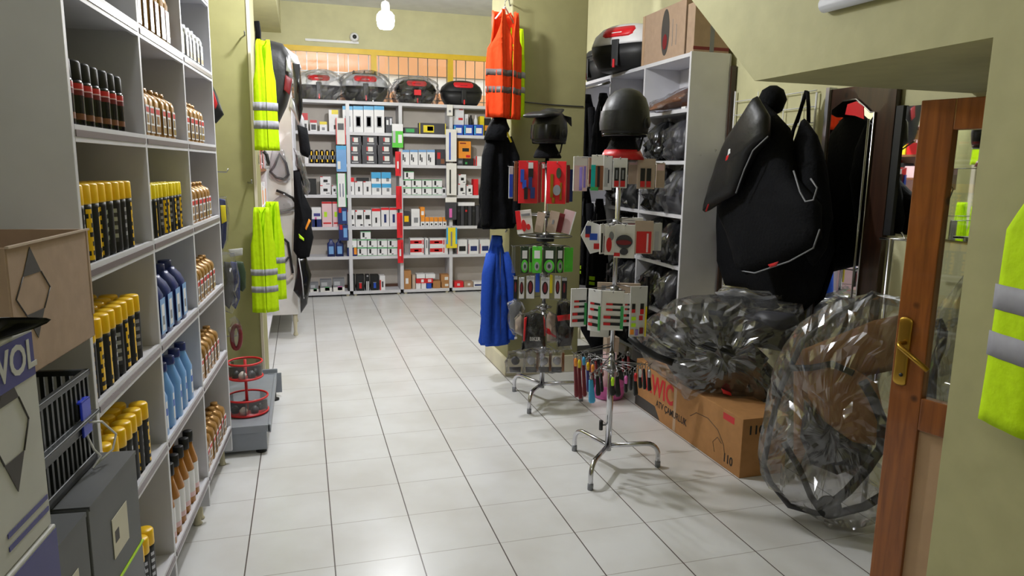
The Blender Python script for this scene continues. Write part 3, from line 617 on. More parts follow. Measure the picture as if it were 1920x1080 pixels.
# vest on the stair wall at right
X = TR((1.852, -1.585, .945), -PI/2+.0)
vest(X, 'lime green vest with two wide grey bands hanging at the right edge', .25, .76, 'lime_vest', 'reflect_grey', ((.165, .225), (.28, .34)), ph=.5, belly=.025, fold=.004)
def jacket(name, label, X, W_, H, col, sleeves=True, stripe=None, ph=0, cat='jacket', hood=False, ry=.09):
    t = thing(name, label, cat, X.translation)
    MB().loft([(0, 0, 0, W_*1.05, ry), (.02, 0, 0, W_*1.08, ry), (H*.35, 0, 0, W_*.98, ry*.9), (H*.65, 0, 0, W_*.82, ry*.85), (H*.82, 0, 0, W_*.6, ry*.7), (H*.93, 0, 0, W_*.36, ry*.5), (H, 0, 0, W_*.22, ry*.4)], col, 56, rip=.09, k=9, jit=.16, seed=ph, M=X).build('body', t)
    MB().loft([(H*.9, 0, -.01, W_*.33, ry*.55), (H*.95, 0, -.01, W_*.36, ry*.62), (H*1.0, 0, -.01, W_*.3, ry*.5)], col, 24, jit=.15, seed=ph, M=X).build('collar', t)
    if sleeves:
        for s in (-1, 1):
            MB(X).tube([(s*W_*.5, -.02, H*.84), (s*W_*.85, -.04, H*.66), (s*W_*1.02, -.05, H*.4), (s*W_*.98, -.05, H*.06), (s*W_*.97, -.05, .03)], [ry*.45, ry*.55, ry*.5, ry*.42, ry*.4], col, 16).build('sleeve', t)
    if stripe: MB(X).box((-W_*.05, -ry*.98, H*.74), (W_*.22, -ry*.9, H*.77), stripe).build('stripe', t)
    MB(X).cyl((0, -ry*.92, .03), (0, -ry*.7, H*.86), .003, 'dark_grey', 6).build('zip', t)
    return t
c = at(932, 428, 'y', 2.15); X = TR((c.x, 2.16, c.z), .35)
t = jacket('rain_jacket', 'black hooded rain jacket hanging under the orange vest', X, .125, .74, 'black_cloth', ph=2, ry=.08)
MB(X).tube([(.02, -.075, .66), (.05, -.09, .59)], .007, 'yellow', 8).build('yellow_flash', t, label='yellow flash')
MB().loft([(.6, -.06, -.04, .075, .06), (.68, -.03, -.05, .08, .06), (.75, 0, -.02, .05, .04), (.77, .01, 0, .02, .02)], 'black_cloth', 24, jit=.25, M=X).build('hood', t)
c = at(928, 645, 'y', 2.15); X = TR((c.x+.005, 2.17, c.z), .3)
t = jacket('fleece_jacket', 'bright blue fleece jacket hanging below the black rain jacket', X, .105, .78, 'blue_cloth', ph=5, ry=.08)
MB(X).box((.115, -.085, .035), (.135, -.08, .05), 'white').build('tag', t)
for l, z in (('steel hook on the pillar corner holding the orange vest', 2.63), ('steel hook on the pillar corner holding the black jacket', 1.88), ('steel hook on the pillar corner holding the blue jacket', 1.07)):
    MB().tube([(1.69, 2.36, z+.02), (1.63, 2.18, z+.02), (1.63, 2.15, z+.035)], .005, 'steel', 6).build('wall_hook', label=l, cat='hook')
for l, z in (('steel hook on the left pillar edge holding the upper lime vest', 2.3), ('steel hook on the left pillar edge holding the lower lime vests', 1.42)):
    MB().tube([(-.07, 2.215, z), (-.04, 2.1, z), (-.04, 2.08, z+.02)], .005, 'steel', 6).build('wall_hook', label=l, cat='hook')

# ================================================================== BACK WALL SHELVES
YB = 5.84
ZB = [at(700, y, 'y', YB).z for y in (545, 480, 425, 365.5, 308, 248.5, 190.5)]
PX_ = [.19, .785, 1.385, 1.985, 2.585, 2.94]
t = thing('shelf_rack', 'long white shelf rack full of boxed accessories along the back wall', 'shelf', (1.5, 6.0, 0))
for i, x in enumerate(PX_): MB().box((x-.02, YB, .06), (x+.02, 6.14, ZB[6]), 'shelf_white').build('upright', t)
for i in range(5):
    for z in ZB: MB().box((PX_[i]+.02, YB+.002, z-.035), (PX_[i+1]-.02, 6.13, z), 'shelf_white').build('shelf', t)
MB().box((PX_[0], 6.13, .06), (PX_[-1], 6.145, ZB[6]), 'shelf_back').build('back_panel', t)
for x in PX_[:-1]:
    for dx in (-.045, .045): MB().lathe([(.016, 0), (.02, .01), (.013, .03), (.013, ZB[0]-.03)], 'cream_plastic', 10, (x+dx, YB+.03)).build('foot', t)
MB().box((.1, 6.1, 0), (2.94, 6.15, .09), 'plinth_brown').build('baseboard_back', kind='structure')
RNK = ['bottom', 'fifth', 'fourth', 'third', 'second', 'top']; BAYN = ['left', 'second', 'third', 'right']
def bay_of(px, row):
    x = at(px, 400, 'y', YB).x; return max(0, min(3, sum(x > q for q in PX_[1:4])))
cnt = {}
def item(row, x0, x1, y0, desc, base='white', deco=(), name='boxed_accessory', cat='box', y1=None, depth=.12, yoff=0, shape='box', group=None, place=None):
    "row: shelf index from the bottom; px extents; y1 None = stands on the shelf"
    ys = YB+.02+yoff; pc = at((x0+x1)/2, y0, 'y', ys)
    a = at(x0, y0, 'y', ys); c = at(x1, y0, 'y', ys); xa, xb = a.x+.001, c.x-.001
    z1 = at((x0+x1)/2, y0, 'y', ys).z; z0 = ZB[row]+.0004 if y1 is None else at((x0+x1)/2, y1, 'y', ys).z+.0004
    bay = bay_of((x0+x1)/2, row); key = (row, bay, desc); cnt[key] = cnt.get(key, 0)+1; k = cnt[key]
    b = MB(); W_ = xb-xa; H = z1-z0; yb = min(ys+depth, 6.12)
    if shape == 'box': b.box((xa, ys, z0), (xb, yb, z1), base)
    elif shape == 'cyl':
        r = W_/2; b.lathe([(r, z0), (r, z0+H*.85), (r*.7, z0+H*.93), (r*.6, z1)], base, 18, ((xa+xb)/2, ys+r))
    elif shape == 'bottle':
        r = W_/2; b.loft([(z0, (xa+xb)/2, ys+r*.7, r, r*.7), (z0+H*.75, (xa+xb)/2, ys+r*.7, r, r*.7), (z0+H*.88, (xa+xb)/2, ys+r*.7, r*.45, r*.45), (z1, (xa+xb)/2, ys+r*.7, r*.4, r*.4)], base, 20, ex=.5)
    for u0, u1, v0, v1, m in deco:
        b.box((xa+u0*W_, ys-.0012-(.0005 if m != base else 0), z0+v0*H), (xa+u1*W_, ys+.0002, z0+v1*H), m)
    lab = '%s, %s, %s shelf, %s back wall bay' % (desc, place or ORD[min(k-1, 9)]+' from left', RNK[row], BAYN[bay])
    return b.build(name, label=lab, cat=cat, group=group)
RED = [(0, 1, .9, 1, 'bright_red')]
BLUE = [(.0, 1, .86, 1, 'sky'), (.25, .75, .2, .62, 'grey'), (.32, .68, .24, .58, 'light_grey')]
GRN = [(0, 1, .92, 1, 'green'), (0, 1, 0, .05, 'green'), (.18, .38, .3, .85, 'black'), (.4, .6, .15, .25, 'dark_grey')]
PIC = [(0, .25, .92, 1, 'bright_red'), (.3, .7, .35, .65, 'black'), (.55, .9, .12, .2, 'dark_grey')]
# row 5 (top)
item(5, 564, 577, 212, 'red and white small carton', 'white', [(0, 1, .6, 1, 'red'), (.2, .8, .1, .4, 'dark_grey')])
item(5, 581, 594, 225, 'white carton with red lid', 'white', [(0, 1, .75, 1, 'red'), (.15, .85, .1, .6, 'dark_grey')])
item(5, 599, 613, 228, 'low white carton with yellow edge', 'white', [(0, 1, .7, 1, 'yellow'), (.3, .7, .1, .4, 'grey')])
item(5, 616, 634, 206, 'white carton with yellow top', 'white', [(.3, 1, .8, 1, 'yellow'), (.5, 1, .1, .3, 'black')])
for i in range(4): item(5, 642+i*19.7, 661+i*19.7, 199, 'tall white box with blue top', 'white', BLUE, 'phone_holder_box')
item(5, 723, 736, 219, 'small black carton', 'dark_grey', [(.1, .4, .5, .8, 'white'), (.6, .9, .5, .9, 'silver')])
item(5, 758, 785, 239, 'flat dark carton with green print', 'dark_grey', [(.1, .7, .2, .8, 'green')])
item(5, 786, 836, 231, 'black and yellow wide carton', 'dark_grey', [(0, .03, 0, 1, 'yellow'), (.97, 1, 0, 1, 'yellow'), (.15, .55, .15, .8, 'yellow'), (.3, .52, .3, .7, 'offwhite')], yoff=0)
item(5, 849, 870, 218, 'white carton with red mark', 'white', [(.5, .9, .8, .92, 'red')], yoff=.08, place='lower of the stack')
item(5, 852, 870, 203.5, 'white carton with red mark', 'white', [(.5, .9, .8, .92, 'red')], y1=218, yoff=.08, place='upper of the stack')
item(5, 872, 878, 214, 'narrow white carton', 'white', [(.2, .8, .2, .8, 'light_grey')], yoff=.08)
item(5, 880, 887, 216, 'dark spray bottle', 'black', shape='bottle', name='spray_bottle', cat='bottle', yoff=.08)
item(5, 889, 896, 216, 'white nozzle bottle', 'white', shape='bottle', name='spray_bottle', cat='bottle', yoff=.08)
for i in range(3): item(5, 851+i*19, 868+i*19, 234, 'blue and white tin', 'blue', [(.15, .85, .2, .7, 'white'), (.0, .2, .1, .9, 'sky')], 'tin', 'tin', depth=.06)
item(5, 900, 908, 218, 'yellow carton', 'yellow', [], yoff=.06); item(5, 909, 925, 222, 'black carton with orange label', 'black', [(0, 1, .3, .6, 'orange')], yoff=.06)
# row 4
for i in range(6): item(4, 579+i*10, 588+i*10, 281, 'black battery with gold band', 'black_gloss', [(.35, .65, .1, .9, 'cap_yellow'), (.1, .9, .3, .6, 'grey')] , 'battery', 'battery', shape='cyl')
item(4, 571, 578, 294, 'small white cube carton', 'white')
jb = [(.32, .42, .42, .85, 'red'), (.42, .75, .35, .85, 'offwhite'), (.3, .8, .12, .22, 'light_grey')]
for i, (a, c) in enumerate(((652, 677), (679, 707), (709, 737))):
    item(4, a, c, 290, 'dark grey boxed light', 'dark_grey', jb, 'headlight_box', place='bottom of %s stack' % ORD[i]); item(4, a-1, c-1, 272.5, 'dark grey boxed light', 'dark_grey', jb, 'headlight_box', y1=290, place='middle of %s stack' % ORD[i])
    item(4, a+1, c, 255.5, 'dark grey boxed light', 'dark_grey', jb, 'headlight_box', y1=272.5, place='top of %s stack' % ORD[i])
for i in range(4): item(4, 752.5+i*16, 767.5+i*16, 281, 'white box with blue lid', 'white', [(0, 1, .85, 1, 'ltblue'), (.15, .3, .3, .7, 'black'), (.35, .5, .2, .5, 'dark_grey')])
item(4, 818, 835, 280, 'dark box with red label', 'dark_grey', [(.1, .45, .4, .8, 'red'), (.5, .9, .1, .4, 'brown')])
item(4, 857, 869, 297, 'small dark box', 'dark_grey', [(.2, .8, .3, .7, 'grey')], place='left')
item(4, 870, 890, 297, 'black flat box with red edge', 'black', [(.93, 1, 0, 1, 'red'), (.1, .3, .2, .5, 'green')], place='right')
item(4, 860, 883, 265, 'orange box with motorcycle picture', 'orange', [(.3, .85, .4, .6, 'black'), (.1, .6, .85, .92, 'dark_red'), (.6, .95, .05, .2, 'red')], y1=297)
item(4, 892, 907, 293, 'white box with red edge', 'white', [(0, .15, 0, 1, 'red')])
# row 3
item(3, 570, 593, 335, 'plain black box', 'black')
item(3, 600, 620, 347.5, 'white boxed horn', 'white', PIC, place='lower of stack'); item(3, 600, 620, 331, 'white boxed horn', 'white', PIC, y1=347.5, place='upper of stack')
item(3, 622, 632, 348, 'white boxed horn', 'white', PIC, place='beside the stack')
item(3, 652, 664, 333, 'white box with red top', 'white', [(0, 1, .75, 1, 'bright_red'), (.3, .6, .2, .5, 'black')])
for i in range(2): item(3, 665+i*16, 680+i*16, 340, 'white box with black phone', 'white', [(.4, .65, .25, .6, 'dark_grey'), (0, .3, .93, 1, 'red')])
item(3, 668, 692, 333, 'black bar of a roller', 'black', [], 'black_roller', 'roller', y1=340, depth=.03)
for i, a in enumerate((697, 716)):
    item(3, a, a+17.5, 344.5, 'blue and white box', 'white', [(0, 1, .65, 1, 'sky'), (.5, .8, .3, .6, 'grey')], place='bottom of %s stack' % ORD[i]); item(3, a-1, a+17, 323, 'blue and white box', 'white', [(0, 1, .45, 1, 'sky'), (.5, .8, .2, .5, 'grey')], y1=344.5, place='top of %s stack' % ORD[i])
for i in range(4):
    a = 753+i*19.3; item(3, a, a+18, 352, 'white and green box', 'white', GRN, place='bottom of %s stack' % ORD[i]); item(3, a, a+18, 337, 'white and green box', 'white', GRN, y1=352, place='top of %s stack' % ORD[i])
item(3, 758, 776, 321.5, 'white and green box', 'white', GRN, y1=337, place='alone on the top row')
item(3, 829, 836, 352, 'small white and black box', 'white', [(.2, .8, .3, .8, 'black')])
item(3, 859, 873, 344.5, 'white and red earphone box', 'white', PIC, place='under another'); item(3, 860, 874, 327, 'white and red earphone box', 'white', PIC, y1=344.5, place='on top')
item(3, 875, 886, 347, 'white and red earphone box', 'white', PIC, place='on the right'); item(3, 888, 897, 336, 'narrow bright red box', 'bright_red')
# row 2
item(2, 584, 602, 389, 'white blister pack with blue base', 'white', [(0, 1, 0, .4, 'navy'), (.3, .5, 0, .5, 'pink'), (.2, .9, .55, .7, 'purple_blue')])
for i in range(2): item(2, 603+i*20, 622+i*18, 378.5, 'tall pale pink box', 'pale_pink', [(0, 1, .93, 1, 'red'), (.2, .5, .4, .6, 'lime'), (.1, .9, .12, .18, 'red')])
for i, (a, c) in enumerate(((651, 665), (666, 681), (682, 696))): item(2, a, c, 394, 'white charger box', 'white', [(0, .2, .9, 1, 'red'), (.2, .8, .45, .7, 'black'), (.6, .9, .05, .15, 'dark_grey')])
item(2, 697, 713, 391, 'white box with red lid', 'white', [(0, 1, .85, 1, 'bright_red'), (.4, .6, .2, .5, 'black')])
for i in range(2): item(2, 714.5+i*16, 729.5+i*16, 389.5, 'red-topped box with black clip', 'white', [(0, 1, .88, 1, 'bright_red'), (.35, .65, .2, .65, 'navy')])
item(2, 755, 769, 396.5, 'dark picture box', 'dark_grey', [(.2, .8, .3, .7, 'cap_yellow')])
item(2, 771, 787, 392, 'plain white box', 'white', [(.3, .8, .2, .5, 'grey')])
for i in range(6): item(2, 789+i*8.2, 796.5+i*8.2, 407, 'orange and white bulb box', 'white', [(0, 1, .5, 1, 'orange'), (.3, .7, .1, .3, 'black')])
item(2, 788, 796.5, 388.5, 'orange and white bulb box', 'orange', [(.2, .8, .2, .6, 'white')], y1=407, place='on top')
for i in range(7): item(2, 857+i*7, 863.2+i*7, 386, 'black manual', ['black', 'dark_grey'][i % 2], [(.2, .8, .7, .8, 'red' if i == 2 else 'dark_grey')], 'manual', 'book')
item(2, 859, 890, 379.5, 'white packet on black manuals', 'white', [], 'packet', 'packet', y1=386, depth=.1)
# row 1
for i in range(2): item(1, 613+i*16, 628+i*16, 449, 'dark blue jug', 'navy', [(.2, .8, .15, .6, 'ltblue')], 'coolant_jug', 'jug', shape='bottle')
for i in range(5):
    a = 651+i*19; item(1, a, a+18, 464.5, 'white green-edged box' if i else 'navy box', 'white' if i else 'navy', GRN if i else [(.7, 1, .2, 1, 'orange')], place='%s in lower row' % ORD[i]); item(1, a, a+18, 449.5, 'white green-edged box', 'white', GRN, y1=464.5, place='%s in upper row' % ORD[i])
item(1, 676, 695, 434, 'white green-edged box', 'white', GRN, y1=449.5, place='alone on the top')
for i, a in enumerate((769, 806)):
    for j, (p, q) in enumerate(((461.5, None), (447, 461.5))): item(1, a+j*0, a+26+i*2, p, 'white and red battery box', 'white', [(0, .85, .3, .75, 'red'), (.3, .6, .4, .6, 'pale_pink'), (.9, .97, .2, .8, 'red')], y1=q, place='%s of %s stack' % (['lower', 'upper'][j], ORD[i]))
    item(1, a+28, a+34, 447, 'white box end-on', 'white', [(.3, .7, .4, .9, 'grey')], place='beside %s stack' % ORD[i])
for i in range(3): item(1, 857+i*21.5, 876+i*21.5, 449.5, 'white box with dark window', 'white', [(.2, .85, .2, .55, 'navy' if i else 'black'), (0, .04, 0, .7, 'red')])
# row 0
for i, (a, c, p) in enumerate(((581, 597, 531), (600, 622, 525), (624, 646, 523))): item(0, a, c, p, 'clear-fronted blister box', 'grey', [(0, 1, 0, .35, 'offwhite'), (.1, .6, .5, .8, 'light_grey'), (.4, .8, .1, .4, 'green' if i < 2 else 'pink')])
for i, (a, c, m) in enumerate(((652, 666, 'blue'), (668, 683, 'red'), (695, 710, 'blue'))): item(0, a, c, 516, 'black perfume box', 'black', [(.35, .65, .15, .5, m), (.3, .7, .5, .55, 'grey')])
item(0, 685, 693, 516, 'black and white narrow box', 'black', [(.2, .4, 0, .6, 'white'), (.6, .8, 0, .6, 'white'), (.3, .7, .9, 1, 'silver')])
item(0, 711.5, 722, 517, 'white box with red side', 'white', [(0, .25, 0, .7, 'red'), (.4, .7, .2, .6, 'dark_grey')])
item(0, 757.5, 771, 508, 'brown carton, upright', 'carton_warm', [(.2, .6, .3, .6, 'white')]); item(0, 773, 779, 516, 'pale narrow carton', 'carton_pale')
for i in range(3): item(0, 780+i*10, 789+i*10, 531, ['white low box', 'white low box', 'blue low box'][i], ['white', 'white', 'blue'][i], [(.2, .8, .8, .9, 'pale_pink')] if i < 2 else [], yoff=0)
item(0, 780, 812, 522, 'red and white long box', 'red', [(.3, .45, .2, .8, 'white'), (.7, .9, .2, .8, 'pale_pink')], y1=531)
item(0, 781, 797, 514, 'white flat box', 'white', [], y1=522); item(0, 798, 816, 514, 'white flat box', 'white', [], y1=522)
item(0, 828, 846, 529, 'brown carton', 'carton_warm', [(.35, .7, .3, .7, 'offwhite')], place='lower of stack'); item(0, 827, 846, 515, 'brown carton', 'carton_warm', [(.35, .7, .3, .7, 'offwhite')], y1=529, place='upper of stack')
item(0, 812, 826, 527, 'brown carton leaning left', 'carton_warm')
item(0, 852, 869, 528, 'round-edged red box', 'bright_red', [(.3, .6, .3, .7, 'pale_pink')]); item(0, 870, 887, 528, 'brown carton', 'carton', [(.4, .7, .3, .7, 'offwhite')]); item(0, 888, 907, 528, 'white and navy box', 'white', [(.1, .8, .2, .5, 'navy')])
# strips and packs hanging in front of the uprights
def strip(name, label, cat, x0, x1, y0, y1, m, deco=(), yy=5.79, thk=.012, wrap=False):
    a = at(x0, y0, 'y', yy); c = at(x1, y1, 'y', yy); W_ = c.x-a.x; H = a.z-c.z
    b = MB().box((a.x, yy, c.z), (c.x, yy+thk, a.z), m)
    for u0, u1, v0, v1, mm_ in deco: b.box((a.x+u0*W_, yy-.0015, c.z+v0*H), (a.x+u1*W_, yy+.0002, c.z+v1*H), mm_)
    b.tube([(a.x+W_/2, yy+thk/2, a.z-.002), (a.x+W_/2, yy+thk+.01, a.z+.012), (a.x+W_/2, YB-.003, a.z+.012)], .002, 'steel', 5)
    return b.build(name, label=label, cat=cat, bevel=.002)
strip('carded_pack', 'red-edged white carded pack hanging high on the left back shelf upright', 'pack', 629, 649, 221, 271, 'offwhite', [(0, .1, 0, 1, 'red'), (.9, 1, 0, 1, 'red'), (.2, .8, .55, .8, 'dark_grey')])
strip('carded_pack', 'light blue carded pack hanging below the red-edged pack', 'pack', 630, 650, 273, 322, 'ltblue', [(0, 1, .85, 1, 'sky'), (.1, .4, .1, .4, 'offwhite')])
strip('cable_pack', 'green-edged white pack with a black cable loop on left upright', 'pack', 631, 650, 325, 388, 'white', [(0, .1, 0, 1, 'green'), (.9, 1, 0, 1, 'green'), (.3, .38, .3, .7, 'navy'), (.62, .7, .3, .7, 'navy')])
strip('blister_pack', 'blue and red blister pack hanging on left upright, upper', 'pack', 633, 651, 390, 420, 'navy', [(.1, .4, .7, 1, 'red'), (.5, .9, .2, .8, 'ltblue')])
strip('blister_pack', 'blue and red blister pack hanging on left upright, lower', 'pack', 635, 653, 422, 451, 'navy', [(.1, .4, .7, 1, 'red'), (.5, .9, .2, .8, 'ltblue')])
strip('carded_pack', 'bright green and white pack hanging on the second back shelf upright', 'pack', 735, 756, 232, 277, 'bright_green', [(0, 1, .7, 1, 'white'), (.55, .9, .2, .55, 'white'), (.05, .3, .2, .7, 'silver')])
for i, (p, q) in enumerate(((284, 330), (349, 392), (399, 446), (450, 493))): strip('red_strip_pack', 'long red pack on second back upright, %s from top' % ORD[i], 'pack', 741+i*1.5, 752+i*1.5, p, q, 'bright_red', [(.3, .6, .3, .6, 'white' if i in (0, 3) else 'red'), (.7, .8, .1, .9, 'dark_red')])
strip('carded_pack', 'white hanging card on third back upright, topmost', 'pack', 838, 849, 196, 217, 'offwhite', [(.3, .7, .3, .5, 'grey')])
strip('wiper_pack', 'long white pack with blue blade on third back upright', 'pack', 836, 856, 242, 303, 'offwhite', [(.3, .45, .05, .9, 'blue')])
strip('wiper_pack', 'long white pack with black blade on third back upright', 'pack', 837, 856, 306, 366, 'offwhite', [(.3, .45, .05, .8, 'black')])
strip('blister_pack', 'white-headed blister with pink tool on third back upright', 'pack', 835, 856, 370, 412, 'dark_grey', [(0, 1, .78, 1, 'offwhite'), (.35, .6, .1, .5, 'pink')])
strip('carded_pack', 'yellow and blue carded tool pack on third back upright', 'pack', 837, 857, 427, 465, 'yellow', [(0, .15, .2, 1, 'sky'), (.85, 1, .2, 1, 'sky'), (.4, .55, .1, .8, 'grey')])
# top cases on the back shelf
def topcase(X, label, sx=1.0, lid='light_grey', low='black', refl='red', wrap=None, racked=False, k=1):
    t = thing('top_case', label, 'top case', X.translation)
    W_, D_, H = .255*sx, .17*sx, .3*sx
    ex = .62
    MB().loft([(0, 0, 0, W_*.72, D_*.75), (.02, 0, 0, W_*.8, D_*.85), (H*.3, 0, 0, W_*.96, D_*.97), (H*.52, 0, 0, W_, D_)], low, 40, ex=ex, M=X).build('base_shell', t)
    MB().loft([(H*.52, 0, 0, W_*1.02, D_*1.02), (H*.57, 0, 0, W_*1.02, D_*1.02), (H*.75, 0, 0, W_*.93, D_*.94), (H*.9, 0, 0, W_*.72, D_*.76), (H*.97, 0, 0, W_*.5, D_*.55), (H, 0, 0, W_*.3, D_*.35)], lid, 40, ex=.72, M=X).build('lid', t)
    MB(X).box((-.03, -D_*1.08, H*.05), (.03, -D_*.85, H*.62), low).build('latch_panel', t, bevel=.006)
    MB(X).box((-.008, -D_*1.14, H*.02), (.008, -D_*1.06, H*.2), 'bright_red').build('latch', t, bevel=.002)
    MB().loft([(H*.68, 0, -D_*.6, W_*.42, D_*.42), (H*.72, 0, -D_*.6, W_*.5, D_*.42), (H*.82, 0, -D_*.5, W_*.52, D_*.42), (H*.9, 0, -D_*.4, W_*.46, D_*.4)], refl, 32, ex=.5, M=X).build('reflector', t)
    MB(X).box((-.045, -D_*.98, H*.6), (.045, -D_*.86, H*.78), lid).build('lid_panel', t, bevel=.004)
    if racked:
        b = MB(X)
        for s in (-1, 0, 1): b.box((s*W_*.45-.008, -D_*.3, H*.93), (s*W_*.45+.008, D_*.3, H*1.1), 'black')
        b.box((-W_*.5, -D_*.3, H*1.0), (W_*.5, D_*.3, H*1.03), 'black'); b.build('luggage_rack', t, bevel=.003)
    if wrap: MB().loft([(-.0, 0, 0, W_*1.05, D_*1.1), (H*.3, 0, 0, W_*1.15, D_*1.15), (H*.7, 0, 0, W_*1.12, D_*1.12), (H*.95, 0, 0, W_*.95, D_*.9), (H*1.08, .03, 0, W_*.6, D_*.5), (H*1.16, .05, 0, W_*.2, D_*.15)], wrap, 40, jit=.25, seed=k*3, rip=.03, M=X).build('plastic_bag', t)
    return t
zt = ZB[6]+.001
def tcx(px): return at(px, 185, 'y', 5.98).x
topcase(TR((tcx(598), 6.0, zt)), 'grey and black top case in clear bag, leftmost on back shelf', 1.0, 'white', 'dark_grey', 'red', 'milky_bag', k=1)
topcase(TR((tcx(684), 6.0, zt)), 'grey and black top case with rack bars, second on back shelf', 1.05, 'light_grey', 'black', 'bright_red', 'clear_bag', True, k=2)
t = topcase(TR((tcx(779), 6.0, zt)), 'black top case with wide red lid in clear bag on back shelf', .95, 'black_gloss', 'black_gloss', 'bright_red', 'clear_bag', k=3)
MB().box((tcx(779)-.04, 5.81, zt+.09), (tcx(779)+.04, 5.83, zt+.15), 'bright_red').build('sticker', t)
topcase(TR((tcx(865), 6.0, zt)), 'plain black top case with red reflector, rightmost on back shelf', .98, 'black', 'black', 'bright_red', None, k=4)

# ================================================================== LEFT CABINET BEYOND THE PILLAR
t = thing('shelf_rack', 'white shelf unit against the left wall beyond the pillar, end panel facing', 'shelf', (0, 4.9, 0))
MB().box((-.19, 3.92, .2), (.19, 3.94, 2.28), 'offwhite').build('end_panel', t, bevel=.002)
for y in (4.54, 5.16, 5.78): MB().box((-.19, y-.01, .2), (.19, y+.01, 2.28), 'shelf_white').build('upright', t)
for z in (.22, .56, .9, 1.24, 1.58, 1.92, 2.27): MB().box((-.185, 3.94, z-.02), (.185, 5.77, z), 'shelf_white').build('shelf', t)
MB().box((-.198, 3.93, .2), (-.19, 5.78, 2.28), 'pale_pink').build('back_panel', t)
for x in (-.15, .16):
    for y in (3.95, 4.54, 5.74): MB().lathe([(.018, 0), (.022, .01), (.014, .04), (.02, .2)], 'cream_plastic', 10, (x, y)).build('foot', t)
mc = ['white', 'red', 'pale_pink', 'black', 'yellow', 'white', 'orange', 'brown', 'bright_red', 'offwhite']
rr = random.Random(5); q = 0
for zi, z in enumerate((.22, .56, .9, 1.24, 1.58, 1.92)):
    for i in range(9):
        y = 4.0+i*.195; 
        if abs(y+.07-4.54) < .1 or abs(y+.07-5.16) < .1: continue
        h = rr.uniform(.12, .24); m = mc[rr.randrange(10)]; m2 = mc[rr.randrange(10)]
        MB().box((.0, y, z+.0005), (.16, y+.13, z+h), m).box((.1595, y+.02, z+h*.3), (.1612, y+.11, z+h*.7), m2).build('boxed_accessory', label='%s box with %s patch, %s from aisle, %s shelf, left unit' % (m.replace('_', ' '), m2.replace('_', ' '), ORD[i], ORD[zi]), cat='box')
t = thing('wall_shelf', 'small white shelf unit of bright boxes just behind the left pillar', 'shelf', (-.1, 3.3, 0))
for y in (2.83, 3.88): MB().box((-.195, y, .2), (-.03, y+.02, 2.0), 'shelf_white').build('side', t)
for z in (.22, .56, .9, 1.22, 1.5, 1.72, 1.98): MB().box((-.195, 2.85, z-.02), (-.03, 3.88, z), 'brown' if z > 1.4 else 'shelf_white').build('shelf', t)
MB().box((-.199, 2.83, 0), (-.195, 3.9, 2.0), 'pale_pink').build('back_panel', t)
q = 0
for z in (.56, .9, 1.22, 1.5, 1.72):
    for i in range(7):
        y = 2.87+i*.14; m = ['red', 'white', 'yellow', 'black', 'white', 'bright_red', 'pale_pink', 'orange', 'dark_grey'][(q*5+i) % 9]; q += 1
        MB().box((-.16, y, z+.0005), (-.04, y+.12, z+.11+.03*(i % 3)), m).build('boxed_accessory', label='%s box, %s from camera side, %s row of shelf behind left pillar' % (m.replace('_', ' '), ORD[i], ORD[[.56, .9, 1.22, 1.5, 1.72].index(z)]), cat='box')
# frames hanging on the end panel
def loop(name, label, cat, pts, y, r, m='black', closed=False, wrap=None):
    t = thing(name, label, cat, at(*pts[0], 'y', y)); MB().tube([at(*p, 'y', y) for p in pts], r, m, 10, closed=closed).build('tube', t)
    if wrap: MB().pillow([at(*p, 'y', y) for p in wrap], (0, 1, 0), .02, 'small_bag', jit=.4).build('wrap', t)
    return t
loop('bar_loop', 'dark triangular steel loop in clear bag hung on the white end panel', 'bar', [(524, 288), (515, 310), (507, 322), (518, 333), (532, 336), (541, 328), (536, 306)], 3.89, .012, 'dark_grey', True, [(512, 275), (530, 280), (545, 335), (525, 342), (504, 325)])
loop('bar_end', 'black and steel bar with grips hung mid-height on the white end panel', 'bar', [(518, 357), (534, 363), (548, 371), (553, 378)], 3.89, .011, 'black')
loop('curved_bar', 'steel curved bar wrapped in clear plastic on the white end panel', 'bar', [(503, 388), (512, 396), (528, 396), (552, 390), (556, 384)], 3.89, .011, 'steel', False, [(528, 360), (552, 370), (556, 395), (520, 400), (505, 392)])
t = loop('frame_stand', 'thin black forked bar hung low on the white end panel', 'bar', [(528, 451), (534, 449), (540, 455), (544, 480), (549, 512)], 3.89, .011, 'black')
MB().tube([at(541, 482, 'y', 3.89), at(533, 492, 'y', 3.89), at(525, 502, 'y', 3.89)], .009, 'dark_grey', 8).tube([at(549, 516, 'y', 3.89), at(540, 526, 'y', 3.89), at(529, 521, 'y', 3.89)], .012, 'cream', 8).build('fork', t)
loop('inner_tube', 'small black looped tube in a clear bag beside the pillar edge', 'tube', [(494, 284), (500, 290), (503, 305), (502, 311)], 2.6, .012, 'black', False, [(484, 284), (500, 282), (506, 312), (496, 318), (486, 305)])
# big black case and bags hanging at the end
pk('side_case', 'black hard motorcycle side case hanging beside the upper lime vest', 'case', [(483, 78), (500, 74), (530, 82), (545, 105), (549, 140), (547, 168), (538, 200), (520, 238), (512, 236), (500, 180)], 2.9, .14, 'black_matte', flat=.6)
o = COL.objects['side_case']
MB().pillow([at(*p, 'y', 2.74) for p in [(537, 105), (548, 138), (536, 133)]], (0, 1, 0), .008, 'silver').build('reflector_panel', o)
MB().pillow([at(*p, 'y', 2.74) for p in [(535, 140), (548, 148), (543, 178), (532, 168)]], (0, 1, 0), .008, 'dark_red').build('tail_light', o)
MB().tube([at(481, 40, 'y', 2.85), at(484, 60, 'y', 2.85), at(484, 84, 'y', 2.85)], .02, 'black_cloth', 8).build('strap', o)
pk('fairing_panel', 'silver-grey curved fairing panel hanging beyond the black side case', 'fairing', [(515, 82), (535, 88), (558, 105), (566, 130), (556, 128), (540, 108)], 3.865, .03, 'silver', flat=.3)
